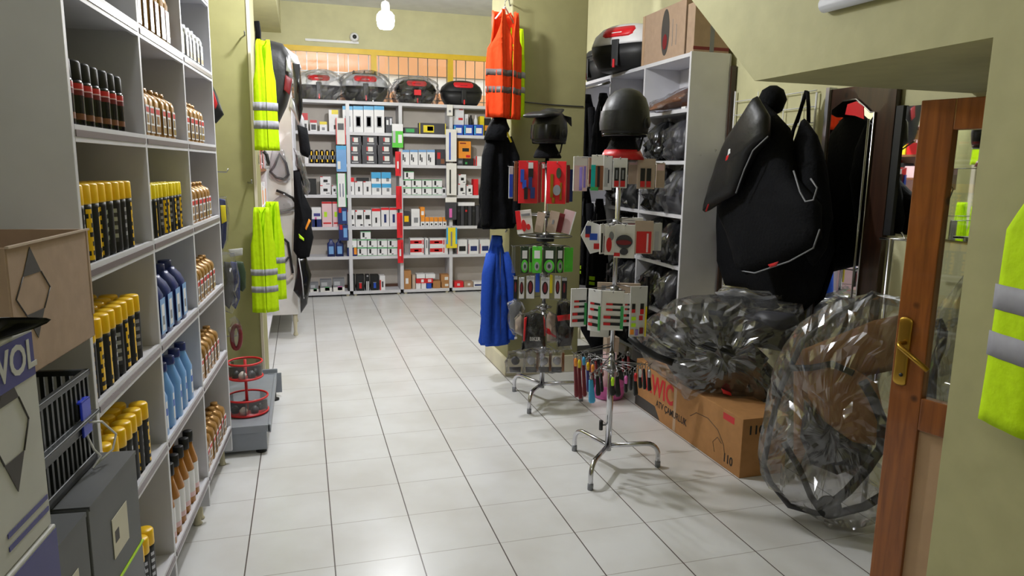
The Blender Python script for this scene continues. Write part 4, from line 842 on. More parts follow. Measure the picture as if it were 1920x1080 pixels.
pk('wrapped_tail', 'black wrapped parts hanging right of the side case', 'bag', [(548, 118), (562, 120), (566, 160), (568, 205), (562, 232), (552, 190)], 3.84, .05, 'black_gloss', jit=.4)
pk('silver_fender', 'silver plastic fender hanging below the side case', 'fender', [(546, 182), (552, 186), (570, 222), (572, 246), (562, 240), (550, 212), (542, 200)], 3.88, .02, 'silver', flat=.3)
pk('tool_bag', 'small black square pouch hanging on white shelf end, upper', 'bag', [(557, 234), (576, 240), (583, 285), (578, 296), (563, 290)], 3.85, .05, 'black_cloth', flat=.5, jit=.15)
pk('clear_bag_parts', 'glossy clear bag of black parts below the small pouch', 'bag', [(552, 280), (562, 284), (572, 310), (580, 345), (576, 368), (566, 350), (556, 310)], 3.8, .04, 'milky_bag', jit=.4)
MB().pillow([at(*p, 'y', 3.8) for p in [(554, 290), (562, 292), (572, 325), (576, 350), (568, 348), (557, 312)]], (0, 1, 0), .03, 'black').build('parts', COL.objects['clear_bag_parts'])
pk('motorcycle_bag', 'large black hanging bag with orange and lime patches by white shelf', 'bag', [(550, 320), (562, 318), (568, 360), (585, 395), (584, 425), (588, 445), (580, 482), (560, 485), (550, 470), (552, 400)], 3.8, .08, 'black_cloth', jit=.35, seed=2)
o = COL.objects['motorcycle_bag']
MB().pillow([at(*p, 'y', 3.7) for p in [(579, 410), (583, 414), (574, 432), (572, 428)]], (0, 1, 0), .008, 'orange').build('patch', o); MB().pillow([at(*p, 'y', 3.7) for p in [(560, 438), (570, 447), (570, 452), (561, 446)]], (0, 1, 0), .008, 'lime').build('patch', o)
pk('long_pouch', 'long black glossy pouch hanging at the bottom by the white shelf', 'bag', [(556, 478), (574, 480), (584, 515), (580, 545), (576, 570), (564, 588), (562, 560), (550, 545), (556, 510)], 3.82, .06, 'black_gloss', jit=.4, seed=3)
MB().tube([at(560, 484, 'y', 3.75), at(566, 520, 'y', 3.74), at(570, 560, 'y', 3.75)], .005, 'light_grey', 6).build('piping', COL.objects['long_pouch'])

# ================================================================== SPINNER RACKS
ARMS = []
def card(px0, px1, py0, py1, Y, yaw, base, deco, label, name='carded_pack', cat='pack', th=.008, rc=None, tilt=0, cut=None, item_=None, arm=True):
    "hanging pack: px extents at depth Y, turned by yaw from facing the camera"
    p = at((px0+px1)/2, (py0+py1)/2, 'y', Y); v = (p-CAM); dist = v.dot(_fwd); va = math.atan2(v.x, v.y)
    W_ = (px1-px0)*dist/F/max(.25, math.cos(yaw)); H = (py1-py0)*dist/F
    X = Matrix.Translation(p) @ Matrix.Rotation(-va+yaw, 4, 'Z') @ Matrix.Rotation(tilt, 4, 'Y')
    t = thing(name, label, cat, p); b = MB(X)
    pts = cut or [(0, 0), (1, 0), (1, 1), (0, 1)]
    b.prism([((u-.5)*W_, -th/2, (v-.5)*H) for u, v in pts], (0, th, 0), base); b.build('card', t, bevel=.0015)
    k = 0
    if deco:
        b = MB(X)
        for d in deco:
            u0, u1, v0, v1, m = d[:5]; k += 1; e = .0006*k; hh = d[5] if len(d) > 5 else .001
            if len(d) > 6:   # round
                c = ((u0+u1)/2-.5)*W_, ((v0+v1)/2-.5)*H; ru = (u1-u0)/2*W_; rv = (v1-v0)/2*H
                b.prism([(c[0]+ru*math.cos(a), -th/2-e-hh, c[1]+rv*math.sin(a)) for a in [2*PI*i/20 for i in range(20)]], (0, hh+e+.0002, 0), m)
            else: b.box(((u0-.5)*W_, -th/2-e-hh, (v0-.5)*H), ((u1-.5)*W_, -th/2+.0002, (v1-.5)*H), m)
        b.build('print' if not item_ else item_, t)
    if rc and arm: ARMS.append((rc, X @ Vector((0, 0, H*.44))))
    return t
def stand(name, label, cx, cy, top, rings, feet):
    t = thing(name, label, 'display rack', (cx, cy, 0))
    MB().cyl((cx, cy, .1), (cx, cy, .62), .0165, 'chrome', 16).build('lower_pole', t); MB().cyl((cx, cy, .6), (cx, cy, top), .012, 'chrome', 16).build('upper_pole', t)
    for fx, fy in feet:
        d = Vector((fx-cx, fy-cy, 0)); L = d.length; d /= L; P = [Vector((cx, cy, .125)), Vector((cx, cy, .13))+d*(L-.1)]
        for i in range(7): a = i/6*PI/2; P.append(Vector((cx, cy, 0))+d*(L-.065+.065*math.sin(a))+Vector((0, 0, .065+.065*math.cos(a))))
        P.append(Vector((fx, fy, 0.004))); l = MB().tube(P, .0125, 'chrome', 12).build('leg', t)
        MB().lathe([(.0145, .0), (.0145, .03), (.013, .031)], 'grey', 12, (fx, fy)).build('foot_cap', l)
    k = MB().cyl((cx-.018, cy, .24), (cx-.045, cy, .24), .005, 'steel', 8).cyl((cx-.045, cy, .215), (cx-.045, cy, .265), .01, 'black', 10).build('height_knob', t)
    for z, r in rings:
        MB().lathe([(.022, z-.02), (.022, z+.02)], 'steel', 14, (cx, cy)).build('collar', t)
        if r > .03:
            MB().tube([(cx+r*math.cos(a), cy+r*math.sin(a), z) for a in [2*PI*i/28 for i in range(28)]], .003, 'steel', 6, closed=True).build('wire_ring', t)
            b = MB()
            for i in range(6): a = i*PI/3+.2; b.cyl((cx, cy, z), (cx+r*math.cos(a), cy+r*math.sin(a), z), .003, 'steel', 6)
            b.build('spokes', t)
    return t
R1 = (1.745, 1.655); R2c = (1.74, .573)
# rack 2 (near)
C2 = lambda *a, **k: card(*a, rc=R2c, **k)
C2(1075, 1101, 294, 358, .62, .5, 'offwhite', [(0.05, .95, .0, .74, 'pale_pink'), (.4, .62, .02, .7, 'violet'), (.7, .85, .1, .72, 'violet')], 'white-headed card with violet foil strips, top tier of near rack')
C2(1103, 1110, 296, 350, .75, .4, 'carton', [(.2, .8, .1, .6, 'dark_red')], 'narrow brown card behind the teal-edged pack, near rack')
C2(1109, 1133, 291, 357, .5, -.35, 'offwhite', [(0, .35, .02, .72, 'teal'), (.35, .95, .02, .7, 'brown'), (.5, .7, .1, .68, 'black'), (0, .6, 0, .1, 'green')], 'teal and brown card with white header, top tier of near rack')
C2(1131, 1147, 293, 356, .48, .5, 'white', [(.1, .5, .1, .65, 'light_grey'), (.5, .65, .2, .6, 'dark_grey')], 'narrow white card with grey ring, top tier of near rack')
C2(1149, 1176, 297, 352, .43, 0, 'white', [(.12, .44, .04, .68, 'black', .006), (.55, .87, .04, .68, 'black', .006), (.12, .44, .04, .24, 'red', .007), (.55, .87, .04, .24, 'red', .007), (.22, .34, .3, .6, 'grey', .008), (.65, .77, .3, .6, 'grey', .008)], 'white card with two black and red grips, top tier of near rack')
C2(1178, 1196, 300, 345, .6, 0, 'carton_pale', [(.1, .9, .8, .95, 'pale_pink')], 'beige card back between the two grip packs, near rack')
C2(1195, 1228, 298, 354, .52, .15, 'carton_pale', [(.18, .42, .06, .68, 'black', .006), (.52, .76, .06, .68, 'black', .006), (.18, .42, .06, .26, 'red', .007), (.52, .76, .06, .26, 'red', .007)], 'beige card with two black and red grips, top tier of near rack')
C2(1230, 1246, 306, 352, .62, .3, 'carton_pale', [(.1, .9, .7, .95, 'pale_pink')], 'pale pinkish card at the right end of the near rack top tier')
dm = [(.3, 1), (1, .85), (1, .1), (.45, 0), (0, .55)]
C2(1089, 1130, 414, 476, .5, .1, 'white', [(.2, .45, .55, .85, 'navy'), (.4, .75, .42, .62, 'blue'), (.2, .4, .5, .6, 'red'), (.6, .9, .15, .32, 'red')], 'white angular sticker pack with blue and red shapes, near rack', cut=dm)
C2(1125, 1138, 420, 476, .46, .7, 'offwhite', [(.1, .3, .05, .7, 'black'), (.5, .7, .05, .6, 'dark_red')], 'white card seen edge-on with dark red stripe, near rack middle tier')
C2(1134, 1152, 423, 478, .44, .2, 'offwhite', [(.15, .7, .1, .6, 'red', .004, 1), (.4, .9, .5, .8, 'grey', .002, 1)], 'white card with red lens piece, near rack middle tier')
C2(1152, 1190, 421, 484, .42, -.1, 'offwhite', [(.1, .9, .3, .7, 'dark_grey', .012, 1), (.1, .85, .4, .55, 'dark_red', .014, 1), (.3, .7, .1, .3, 'dark_grey', .01, 1), (.0, .3, .05, .15, 'red')], 'clear-fronted white bag with dark red and black part, near rack')
C2(1190, 1224, 414, 476, .5, .15, 'carton_pale', [(.1, .9, .02, .68, 'red'), (.65, .75, .05, .62, 'pale_pink')], 'beige card with red panel, middle tier of near rack')
C2(1222, 1240, 418, 470, .6, .4, 'paper', [(.3, .7, 0, .7, 'light_grey')], 'grey-white thin card at right end of near rack middle tier')
C2(1165, 1205, 408, 440, .75, 0, 'offwhite', [(.3, .7, .4, .7, 'dark_red')], 'white card at the rear of the near rack middle tier')
bars = [(.2, .95, .64, .69, 'black'), (.2, .5, .64, .69, 'red'), (.2, .95, .5, .55, 'black'), (.2, .5, .5, .55, 'red'), (.1, .98, .3, .37, 'black'), (.1, .42, .3, .37, 'red'), (.1, .98, .13, .2, 'black'), (.1, .42, .13, .2, 'red'), (.86, 1, .05, .62, 'green')]
C2(1070, 1099, 540, 613, .55, .35, 'white', bars, 'white card with four red-black bars, leftmost in lower tier of near rack')
C2(1103, 1127, 542, 622, .45, -.6, 'white', bars, 'white card with four red-black bars, turned sideways, near rack')
C2(1128, 1169, 545, 620, .4, 0, 'offwhite', bars, 'beige-white card with four red-black bars, in front of near rack pole')
C2(1168, 1183, 550, 612, .5, .3, 'offwhite', bars[:8], 'beige-white card half hidden behind the sticker sheet, near rack')
C2(1181, 1212, 536, 632, .47, .4, 'paper', [(.1, .3, .55, .66, 'black'), (.1, .3, .48, .55, 'red'), (.6, .8, .55, .66, 'black'), (.6, .8, .45, .55, 'red'), (.1, .35, .33, .4, 'lime'), (.55, .75, .33, .42, 'red'), (.1, .35, .2, .27, 'lime'), (.05, .25, .05, .15, 'orange'), (.35, .5, .03, .15, 'violet'), (.6, .8, .06, .18, 'dark_red'), (.9, .97, 0, .6, 'yellow')], 'tall sheet of small coloured stickers on right side of near rack', name='sticker_sheet', cat='sheet')
C2(1107, 1142, 596, 632, .62, 0, 'offwhite', [], 'blank beige card hanging low behind the barred cards, near rack', arm=False)
C2(1120, 1200, 530, 560, .74, 0, 'carton_pale', [(.1, .2, .5, .8, 'grey'), (.3, .6, .3, .5, 'pale_pink')], 'wide beige card at the back of the lower tier, near rack')
def strap(px, py0, py1, w_, m, Y, label, clip=None, name='key_strap'):
    a = at(px, py0, 'y', Y); c = at(px+(py1-py0)*.04, py1, 'y', Y); t = thing(name, label, 'strap', a)
    MB().pillow([a+Vector((-w_*.6, 0, 0)), a+Vector((w_*.6, 0, 0)), c+Vector((w_, 0, .01)), c+Vector((w_*.6, 0, 0)), c+Vector((-w_*.6, 0, 0)), c+Vector((-w_, 0, .01))], (0, 1, 0), .008, m, flat=.8).build('band', t)
    MB().tube([a+Vector((.008*math.cos(q), 0, .012+.012*math.sin(q))) for q in [2*PI*i/14 for i in range(14)]], .0022, 'steel', 6, closed=True).build('split_ring', t)
    if clip: MB().lathe([(.007, a.z-.035), (.009, a.z-.01), (.006, a.z+.004)], clip, 10, (a.x, a.y-.012)).build('clip', t)
    ARMS.append((R2c, a+Vector((0, 0, .024))))
KS = [(1078, 672, 745, .011, 'dark_red', .47, 'dark red strap with orange clip, far left of near rack bottom tier', 'orange'), (1085, 675, 748, .011, 'dark_red', .5, 'dark red strap with yellow clip, left end of near rack bottom tier', 'yellow'),
 (1093, 670, 744, .011, 'dark_red', .53, 'dark red strap with sky blue clip, near rack bottom tier', 'sky'), (1101, 680, 735, .01, 'purple_blue', .56, 'purple strap with gold clip, near rack bottom tier', 'cap_yellow'),
 (1108, 712, 756, .017, 'sky', .38, 'bright blue tapered strap at the front left of near rack', None), (1110, 684, 728, .01, 'dark_red', .6, 'dark strap with orange clip behind the blue strap', 'orange'),
 (1120, 705, 742, .012, 'black', .36, 'black strap beside the bright blue strap', None), (1127, 700, 735, .008, 'black', .38, 'thin black looped strap left of near rack pole', None),
 (1147, 708, 742, .014, 'black', .33, 'black strap with lime lines at front of near rack pole', 'lime'), (1157, 706, 744, .014, 'black', .33, 'black strap immediately right of the lime-lined strap', None),
 (1172, 705, 736, .009, 'black', .45, 'black strap with pink clip, right side of near rack', 'pink'), (1181, 702, 732, .009, 'dark_grey', .48, 'dark grey strap, third from right side start of near rack', None),
 (1190, 700, 742, .012, 'black', .44, 'black strap with red button on right side of near rack', 'red'), (1199, 693, 728, .01, 'black', .5, 'black strap with white clip on the right side of near rack', 'white'), (1207, 692, 730, .01, 'black', .53, 'black strap second from the right end of near rack', None), (1216, 694, 733, .011, 'black', .56, 'black strap with silver clip at the right end of near rack', 'silver')]
for k in KS: strap(k[0], k[1], k[2], k[3], k[4], k[5], k[6], k[7])
for i, (px, py) in enumerate(((1105, 672), (1117, 676), (1128, 680), (1168, 672), (1178, 668))):
    strap(px, py, py+26, .008, 'dark_red', .8, 'short dark red tab at the rear of the near rack, %s from left' % ORD[i])
t2 = stand('spinner_rack', 'chrome three-legged display rack nearest the camera holding carded packs', *R2c, 1.585, [(at(1150, 300, 'y', .57).z, .05), (at(1150, 420, 'y', .57).z, .05), (at(1150, 545, 'y', .57).z, .05), (at(1150, 690, 'y', .57).z, .05)], [(1.657, .832), (1.557, .364), (2.005, .524)])
# rack 1 (far)
n2 = len(ARMS)
C1 = lambda *a, **k: card(*a, rc=R1, **k)
C1(954, 962, 312, 372, 1.6, .3, 'light_grey', [(.1, .9, .05, .75, 'blue')], 'narrow silver card with blue part, leftmost on far rack top tier')
C1(964, 970, 303, 377, 1.5, .3, 'brown', [], 'edge-on brown card left of the red lever pack, far rack')
C1(972, 1008, 302, 381, 1.44, .1, 'bright_red', [(.5, .75, .82, .96, 'white'), (.1, .28, .5, .8, 'blue', .01), (.2, .4, .35, .55, 'blue', .01), (.3, .48, .1, .38, 'black', .01), (.5, .75, .6, .82, 'black', .01), (.52, .7, .35, .62, 'navy', .01), (.62, .85, .12, .38, 'navy', .01)], 'red card with two blue levers, top tier of far rack', item_='levers')
C1(1009, 1014, 305, 380, 1.5, .2, 'dark_red', [], 'edge-on red card, first of two beside the blue lever pack')
C1(1016, 1021, 305, 379, 1.52, .2, 'red', [(.0, .8, .85, .97, 'white')], 'edge-on red card, second of two beside the blue lever pack')
C1(1025, 1061, 303, 382, 1.44, -.1, 'bright_red', [(.5, .75, .6, .85, 'dark_green', .012, 1), (.2, .35, .15, .7, 'brass', .004), (.35, .75, .2, .45, 'grey', .015, 1), (.7, .8, .1, .5, 'brass', .004), (.3, .45, .02, .15, 'brass', .006)], 'red card with brass and grey metal part, top tier of far rack', item_='metal_part')
C1(1062, 1068, 310, 380, 1.6, .3, 'dark_red', [], 'edge-on dark red card right of brass part pack'); C1(1068, 1074, 318, 378, 1.65, .3, 'navy', [], 'edge-on navy card at right end of far rack top tier')
for a in ((968, 998, 394, 438, 'offwhite', [(0, .3, .2, 1, 'bright_red'), (.3, .6, .1, .6, 'red', .01, 1), (.6, .85, .15, .4, 'red', .01, 1), (.35, .9, .75, .85, 'grey')], -.12, 'white and red tilted pack on the second tier of far rack'), (1005, 1020, 398, 436, 'carton_pale', [], .15, 'beige tilted card, left of far rack pole, second tier'), (1028, 1046, 396, 436, 'carton_pale', [(.4, .6, .4, .6, 'grey')], .2, 'beige tilted card with small mark right of far rack pole'), (1044, 1056, 400, 436, 'dark_red', [], .2, 'dark red tilted card on second tier of far rack'), (1053, 1075, 394, 438, 'pale_pink', [(.9, 1, 0, 1, 'white')], .25, 'pinkish tilted card with white edge, right end of second tier')):
    C1(a[0], a[1], a[2], a[3], 1.5, 0, a[4], a[5], a[7], tilt=a[6], name='leaning_pack', arm=False)
gd = [(.2, .8, .55, .85, 'white'), (.1, .9, .02, .5, 'bright_green', .004, 1), (.25, .75, .1, .42, 'silver', .008, 1), (.38, .62, .18, .34, 'dark_grey', .01, 1)]
for i, (a, c, yw) in enumerate(((976, 991, .2), (998, 1016, 0), (1018, 1042, 0), (1043, 1056, .3))):
    C1(a, c, 462, 512, 1.45, yw, 'dark_green' if i != 1 else 'bright_green', gd, 'green disc-lock pack with white sticker, %s from left on third tier of far rack' % ORD[i])
C1(1058, 1074, 464, 510, 1.52, .3, 'bright_green', [], 'plain green card at right of the disc packs, far rack'); C1(993, 997, 464, 510, 1.48, .2, 'bright_green', [(0, 1, .4, 1, 'dark_green')], 'edge-on green card between first and second disc packs')
C1(960, 966, 460, 512, 1.55, .3, 'small_bag', [], 'clear edge-on pack at left end of third tier, far rack')
ov = [(.15, .85, .2, .8, 'black', .003, 1), (.3, .7, .28, .75, 'dark_red', .005, 1), (.05, .95, .85, .98, 'light_grey')]
for i, (a, c, m) in enumerate(((963, 970, 'black'), (973, 983, 'white'), (987, 1002, 'white'), (1014, 1030, 'white'), (1040, 1051, 'white'), (1053, 1063, 'black'))):
    C1(a, c, 517+(i % 2)*3, 560, 1.45, 0, m, ov, 'small %s card with dark red oval lens, %s from left, fourth tier of far rack' % (m, ORD[i]))
C1(1004, 1012, 512, 548, 1.6, 0, 'blue', [], 'small blue card behind the oval lens cards'); C1(1031, 1036, 512, 550, 1.6, 0, 'yellow', [], 'small yellow card behind the oval lens cards')
def glove(pts, Y, label, m='black', extra=(), wrap=True, name='glove_pack'):
    t = thing(name, label, 'gloves', at(*pts[0], 'y', Y)); MB().pillow([at(*p, 'y', Y) for p in pts], (0, 1, 0), .025, m, jit=.3).build('gloves', t)
    for poly, mm_ in extra: MB().pillow([at(*p, 'y', Y-.024) for p in poly], (0, 1, 0), .006, mm_).build('panel', t)
    if wrap: 
        c = sum((Vector(p) for p in pts), Vector((0, 0)))/len(pts)
        MB().pillow([at(*(c+(Vector(p)-c)*1.12), 'y', Y) for p in pts], (0, 1, 0), .035, 'clear_bag', jit=.3).build('bag', t)
    ARMS.append((R1, at(sum(p[0] for p in pts)/len(pts), min(p[1] for p in pts)+3, 'y', Y))); return t
glove([(984, 592), (1002, 586), (1020, 590), (1023, 650), (1000, 652), (978, 656), (982, 620)], 1.42, 'black and red glove pack with white lettering, fifth tier of far rack', 'black_cloth', [([(983, 596), (988, 594), (984, 640), (981, 640)], 'red'), ([(1019, 592), (1022, 600), (1023, 630), (1020, 630)], 'red')])
t = COL.objects['glove_pack']; p = at(1003, 636, 'y', 1.385); text('BIKER', .034, 'offwhite', t, Matrix.Translation(p) @ Matrix.Rotation(-.3, 4, 'Z'), sx=.75, bold=.02)
glove([(1046, 572), (1060, 565), (1074, 572), (1076, 610), (1070, 648), (1046, 650), (1042, 610)], 1.5, 'black gloves with red strap hanging right of far rack pole', 'black_cloth', [([(1044, 592), (1074, 588), (1074, 600), (1046, 602)], 'bright_red')])
glove([(955, 572), (966, 562), (978, 570), (976, 610), (968, 622), (956, 614)], 1.55, 'clear bag of grey gloves, leftmost on fifth tier', 'grey'); glove([(966, 600), (976, 590), (982, 600), (980, 628), (966, 622)], 1.48, 'beige glove pack left of the lettered gloves', 'carton_pale')
glove([(1023, 600), (1030, 585), (1042, 592), (1045, 640), (1026, 640)], 1.52, 'beige glove pack with red strip between the black gloves', 'carton_pale', [([(1023, 614), (1043, 622), (1043, 634), (1023, 624)], 'bright_red')])
for i, cx_ in enumerate((966, 996, 1020, 1044)):
    Y = 1.42; t = thing('gauge_pack', 'round chrome gauge in clear bag, %s from left on lowest tier of far rack' % ORD[i], 'pack', at(cx_, 678, 'y', Y)); p = at(cx_, 676, 'y', Y)
    MB(Matrix.Translation(p) @ Matrix.Rotation(PI/2, 4, 'X') @ Matrix.Rotation(0, 4, 'Z')).lathe([(.024, -.01), (.026, .01), (.02, .014), (.012, .014)], ['dark_grey', 'silver', 'silver', 'silver'][i], 20).build('gauge', t)
    MB().pillow([at(cx_-11, 688, 'y', Y+.01), at(cx_+11, 688, 'y', Y+.01), at(cx_+10, 698, 'y', Y+.01), at(cx_-10, 698, 'y', Y+.01)], (0, 1, 0), .015, 'dark_grey', jit=.3).build('bracket', t)
    if i: MB().box(at(cx_+10, 662, 'y', Y), at(cx_+13, 696, 'y', Y+.004), 'carton_warm').build('card', t)
    MB().pillow([at(*q, 'y', Y) for q in ((cx_-14, 658), (cx_+14, 656), (cx_+15, 698), (cx_-15, 700))], (0, 1, 0), .03, 'clear_bag', jit=.4).build('bag', t); ARMS.append((R1, at(cx_, 660, 'y', Y)))
zz1 = lambda py: at(1020, py, 'y', 1.655).z
t1 = stand('spinner_rack', 'chrome three-legged display rack by the pillar holding red and green packs', *R1, 1.6, [(zz1(308), .05), (zz1(402), .14), (zz1(442), .17), (zz1(463), .16), (zz1(514), .05), (zz1(575), .05), (zz1(655), .05)], [(R1[0]-.083-.03, R1[1]+.259), (1.597, 1.465), (2.01, 1.61)])
MB().loft([(zz1(452), *R1, .05, .05), (zz1(440), *R1, .055, .05)], 'black', 16, ex=.5).build('hub_box', t1)
for (rc, p), par in zip(ARMS, [t2]*n2+[t1]*(len(ARMS)-n2)):
    MB().tube([(rc[0], rc[1], p.z+.012), (p.x*.97+rc[0]*.03, p.y*.97+rc[1]*.03, p.z+.006), (p.x, p.y, p.z), (p.x+(p.x-rc[0])*.08, p.y+(p.y-rc[1])*.08, p.z+.012)], .0022, 'steel', 6).build('hook_arm', par)
# helmets on their busts
def helmet(loc, label, face=0.0, peak=False, s=1.0):
    t = thing('helmet', label, 'helmet', loc, face); X = TR(loc, face) @ Matrix.Scale(s, 4)
    MB().loft([(0, 0, 0, .115, .125), (.03, 0, 0, .122, .138), (.09, 0, 0, .128, .145), (.15, 0, .005, .12, .135), (.2, 0, .01, .1, .112), (.235, 0, .012, .065, .075), (.25, 0, .012, .03, .035), (.252, 0, .012, .008, .01)], 'black_matte', 36, M=X).build('shell', t)
    MB().loft([(.0, 0, 0, .117, .128), (.012, 0, 0, .12, .133), (.014, 0, 0, .118, .131)], 'black_gloss', 36, M=X).build('rim', t)
    b = MB()
    vs = []; 
    for z, r, yy in ((.03, .128, .15), (.07, .132, .152), (.13, .126, .144)):
        for i in range(13): a = -PI/2+(i-6)*.2; vs.append((r*math.cos(a), yy*math.sin(a), z))
    b.add([X @ Vector(v) for v in vs], [(r*13+i, r*13+i+1, (r+1)*13+i+1, (r+1)*13+i) for r in range(2) for i in range(12)], 'black_matte' if not peak else 'black_gloss', True).build('visor', t)
    for sd in (-1, 1): MB(X @ Matrix.Translation((sd*.125, 0, .07)) @ Matrix.Rotation(PI/2, 4, 'Y')).lathe([(.03, -.012), (.032, 0), (.028, .01)], 'black', 18).build('side_cover', t)
    if peak:
        MB(X).pillow([(-.1, -.02, .2), (-.115, -.13, .2), (-.09, -.21, .185), (.09, -.21, .185), (.115, -.13, .2), (.1, -.02, .2), (.05, .12, .245), (-.05, .12, .245)], (0, .1, 1), .02, 'black_matte', flat=.5).build('peak', t)
        for sd in (-1, 1): MB(X).pillow([(sd*.1, .02, .2), (sd*.12, .1, .19), (sd*.09, .16, .13), (sd*.08, .08, .18)], (1, 0, .3), .012, 'black_matte').build('fin', t)
    MB(X).tube([(.1, .02, .01), (.09, .01, -.06), (.06, -.02, -.1)], .006, 'black', 8).build('chin_strap', t)
    return t
def bust(loc, label, m1, m2, s=1.0, rz=0):
    t = thing('display_bust', label, 'mannequin', loc, rz); X = TR(loc, rz) @ Matrix.Scale(s, 4)
    MB().loft([(0, 0, 0, .1, .08), (.01, 0, 0, .105, .085), (.05, 0, 0, .085, .07), (.09, 0, 0, .06, .06), (.13, 0, 0, .06, .065), (.2, 0, -.01, .075, .09), (.28, 0, -.01, .06, .075)], m1, 28, jit=.08, M=X).build('head_form', t)
    if m2: MB().loft([(.0, 0, -.0, .115, .094), (.03, 0, 0, .1, .083), (.05, 0, 0, .088, .074)], m2, 28, jit=.1, M=X).build('neck_warmer', t)
    return t
bust((R1[0], R1[1], 1.601), 'black display bust under the peaked helmet on far rack', 'black_cloth', None, .85)
helmet((R1[0]+.01, R1[1], 1.69), 'matte black helmet with a peak on the far chrome rack', -.9, True, .87)
bust((R2c[0]+.015, R2c[1], 1.586), 'display bust with black mask and red neck warmer on near rack', 'black_cloth', 'red', .95)
helmet((R2c[0]+.02, R2c[1], 1.695), 'round matte black helmet on the near chrome rack', -.9, False, .9)

# ================================================================== RIGHT SHELF RACK
XR = 2.622; YP = [1.478, 2.11, 2.70, 3.28]; ZR = [.22, .575, .91, 1.25, 1.6, 1.93, 2.27]
t = thing('shelf_rack', 'white shelf rack with grey end panel on the right, full of bagged black goods', 'shelf', (2.76, 2.4, 0))
MB().box((XR, YP[0], .1), (2.905, YP[0]+.02, 2.275), 'shelf_white').build('end_panel', t, bevel=.002)
for y in YP[1:]: MB().box((XR, y-.01, .1), (2.9, y+.01, 2.27), 'shelf_white').build('upright', t)
for i in range(3):
    for z in ZR:
        if i == 1 and z in (1.6,): continue
        MB().box((XR+.002, YP[i]+(.02 if i == 0 else .01), z-.024), (2.895, YP[i+1]-.01, z), 'shelf_white').build('shelf', t)
MB().box((2.9, YP[0], .1), (2.908, YP[-1], 2.27), 'shelf_white').build('back_panel', t)
MB().box((2.908, 1.46, 0), (2.94, 1.49, 2.2), 'dark_wood').build('gap_shade_strip', label='dark brown upright strip standing in for the shaded gap behind right rack end panel', cat='strip')  # dark strip stands in for the shade in the gap behind the rack
for x in (XR+.03, 2.87):
    for y in (YP[0]+.02, YP[1], YP[2], YP[3]-.02): MB().lathe([(.018, 0), (.014, .1)], 'cream_plastic', 10, (x, y)).build('foot', t)
for i, (y, z) in enumerate(((None, 0),)): pass
RN = {1: 'fifth', 2: 'fourth', 3: 'third', 4: 'second', 5: 'top', 0: 'bottom'}
rr = random.Random(11)
def bagged(bay, lev, k, n, h):
    y0 = YP[bay]+.03; y1 = YP[bay+1]-.02; w_ = (y1-y0)/n; yc = y0+(k+.5)*w_; xc = 2.73; z = ZR[lev]+.002
    lab = 'black gear in clear bag, %s from near end, %s shelf of %s bay, right rack' % (ORD[k], RN[lev], ['near', 'middle', 'far'][bay])
    t = thing('bagged_gear', lab, 'bag', (xc, yc, z), 0, None)
    ry, rx = w_*.47, .13; s = rr.random()*20
    sec = [(0, 0, 0, rx*.8, ry*.85), (h*.12, 0, 0, rx, ry), (h*.4, -.01, 0, rx*1.02, ry), (h*.7, -.01, 0, rx*.85, ry*.9), (h*.92, 0, 0, rx*.5, ry*.6), (h, 0, 0, rx*.2, ry*.3)]
    X = TR((xc, yc, z)); m = rr.choice(['black', 'black_gloss', 'black_cloth', 'dark_grey'])
    MB().loft([(q[0], q[1], q[2], q[3]*.9, q[4]*.9) for q in sec], m, 30, ex=.8, jit=.5, rip=.05, seed=s, M=X).build('gear', t)
    MB().loft(sec+[(h*1.1, 0, .02, rx*.12, ry*.2)], 'clear_bag', 36, ex=.8, jit=.6, rip=.06, k=11, seed=s+3, M=X).build('plastic_bag', t)
for bay, lev, n, h in ((0, 4, 2, .27), (0, 3, 2, .3), (0, 2, 2, .29), (0, 1, 2, .29), (0, 0, 2, .28), (1, 3, 2, .3), (1, 2, 2, .28), (1, 1, 2, .29), (1, 0, 2, .28), (1, 4, 1, .26)):
    for k in range(n): bagged(bay, lev, k, n, h)
pk('goods_bag', 'brownish goods in clear plastic on the top shelf of the right rack', 'bag', [(1214, 208), (1228, 196), (1250, 186), (1275, 172), (1290, 165), (1290, 200), (1250, 206)], 1.75, .1, 'brown', jit=.4)
MB().pillow([at(*p, 'y', 1.75) for p in [(1208, 210), (1226, 190), (1250, 180), (1275, 166), (1292, 162), (1292, 203), (1250, 210)]], (0, 1, 0), .115, 'clear_bag', jit=.4).build('plastic_bag', COL.objects['goods_bag'])
MB().box((2.64, 1.55, 1.9302), (2.66, 1.6, 1.945), 'white').build('price_tag', label='tiny white price tag on the top shelf of the right rack', cat='tag')
# hanging black clothes at the far bay, with lime tags
for i, (px, y, z0, z1, w_) in enumerate(((1103, 3.05, 1.45, 2.15, .09), (1128, 2.72, 1.38, 2.13, .1), (1108, 3.02, .55, 1.38, .09), (1132, 2.72, .45, 1.3, .09))):
    p = at(px, 300, 'y', y); X = TR((min(p.x, 2.58), y, z0), -.9)
    t = jacket('black_jacket', 'black riding jacket on far bay of right rack, %s' % ['upper left', 'upper right', 'lower left', 'lower right'][i], X, w_, z1-z0, 'black_cloth', ph=i*3, ry=.07, sleeves=i % 2 == 0)
    MB(X).box((-.03, -.085, .04+.05*i), (.02, -.078, .07+.05*i), 'lime').box((-.03, -.085, .0+.05*i), (.02, -.078, .025+.05*i), 'lime').build('lime_tag', t, label='lime tag')
MB().cyl((2.57, 2.6, 2.2), (2.57, 3.2, 2.2), .01, 'steel').build('rail', COL.objects['black_jacket'])
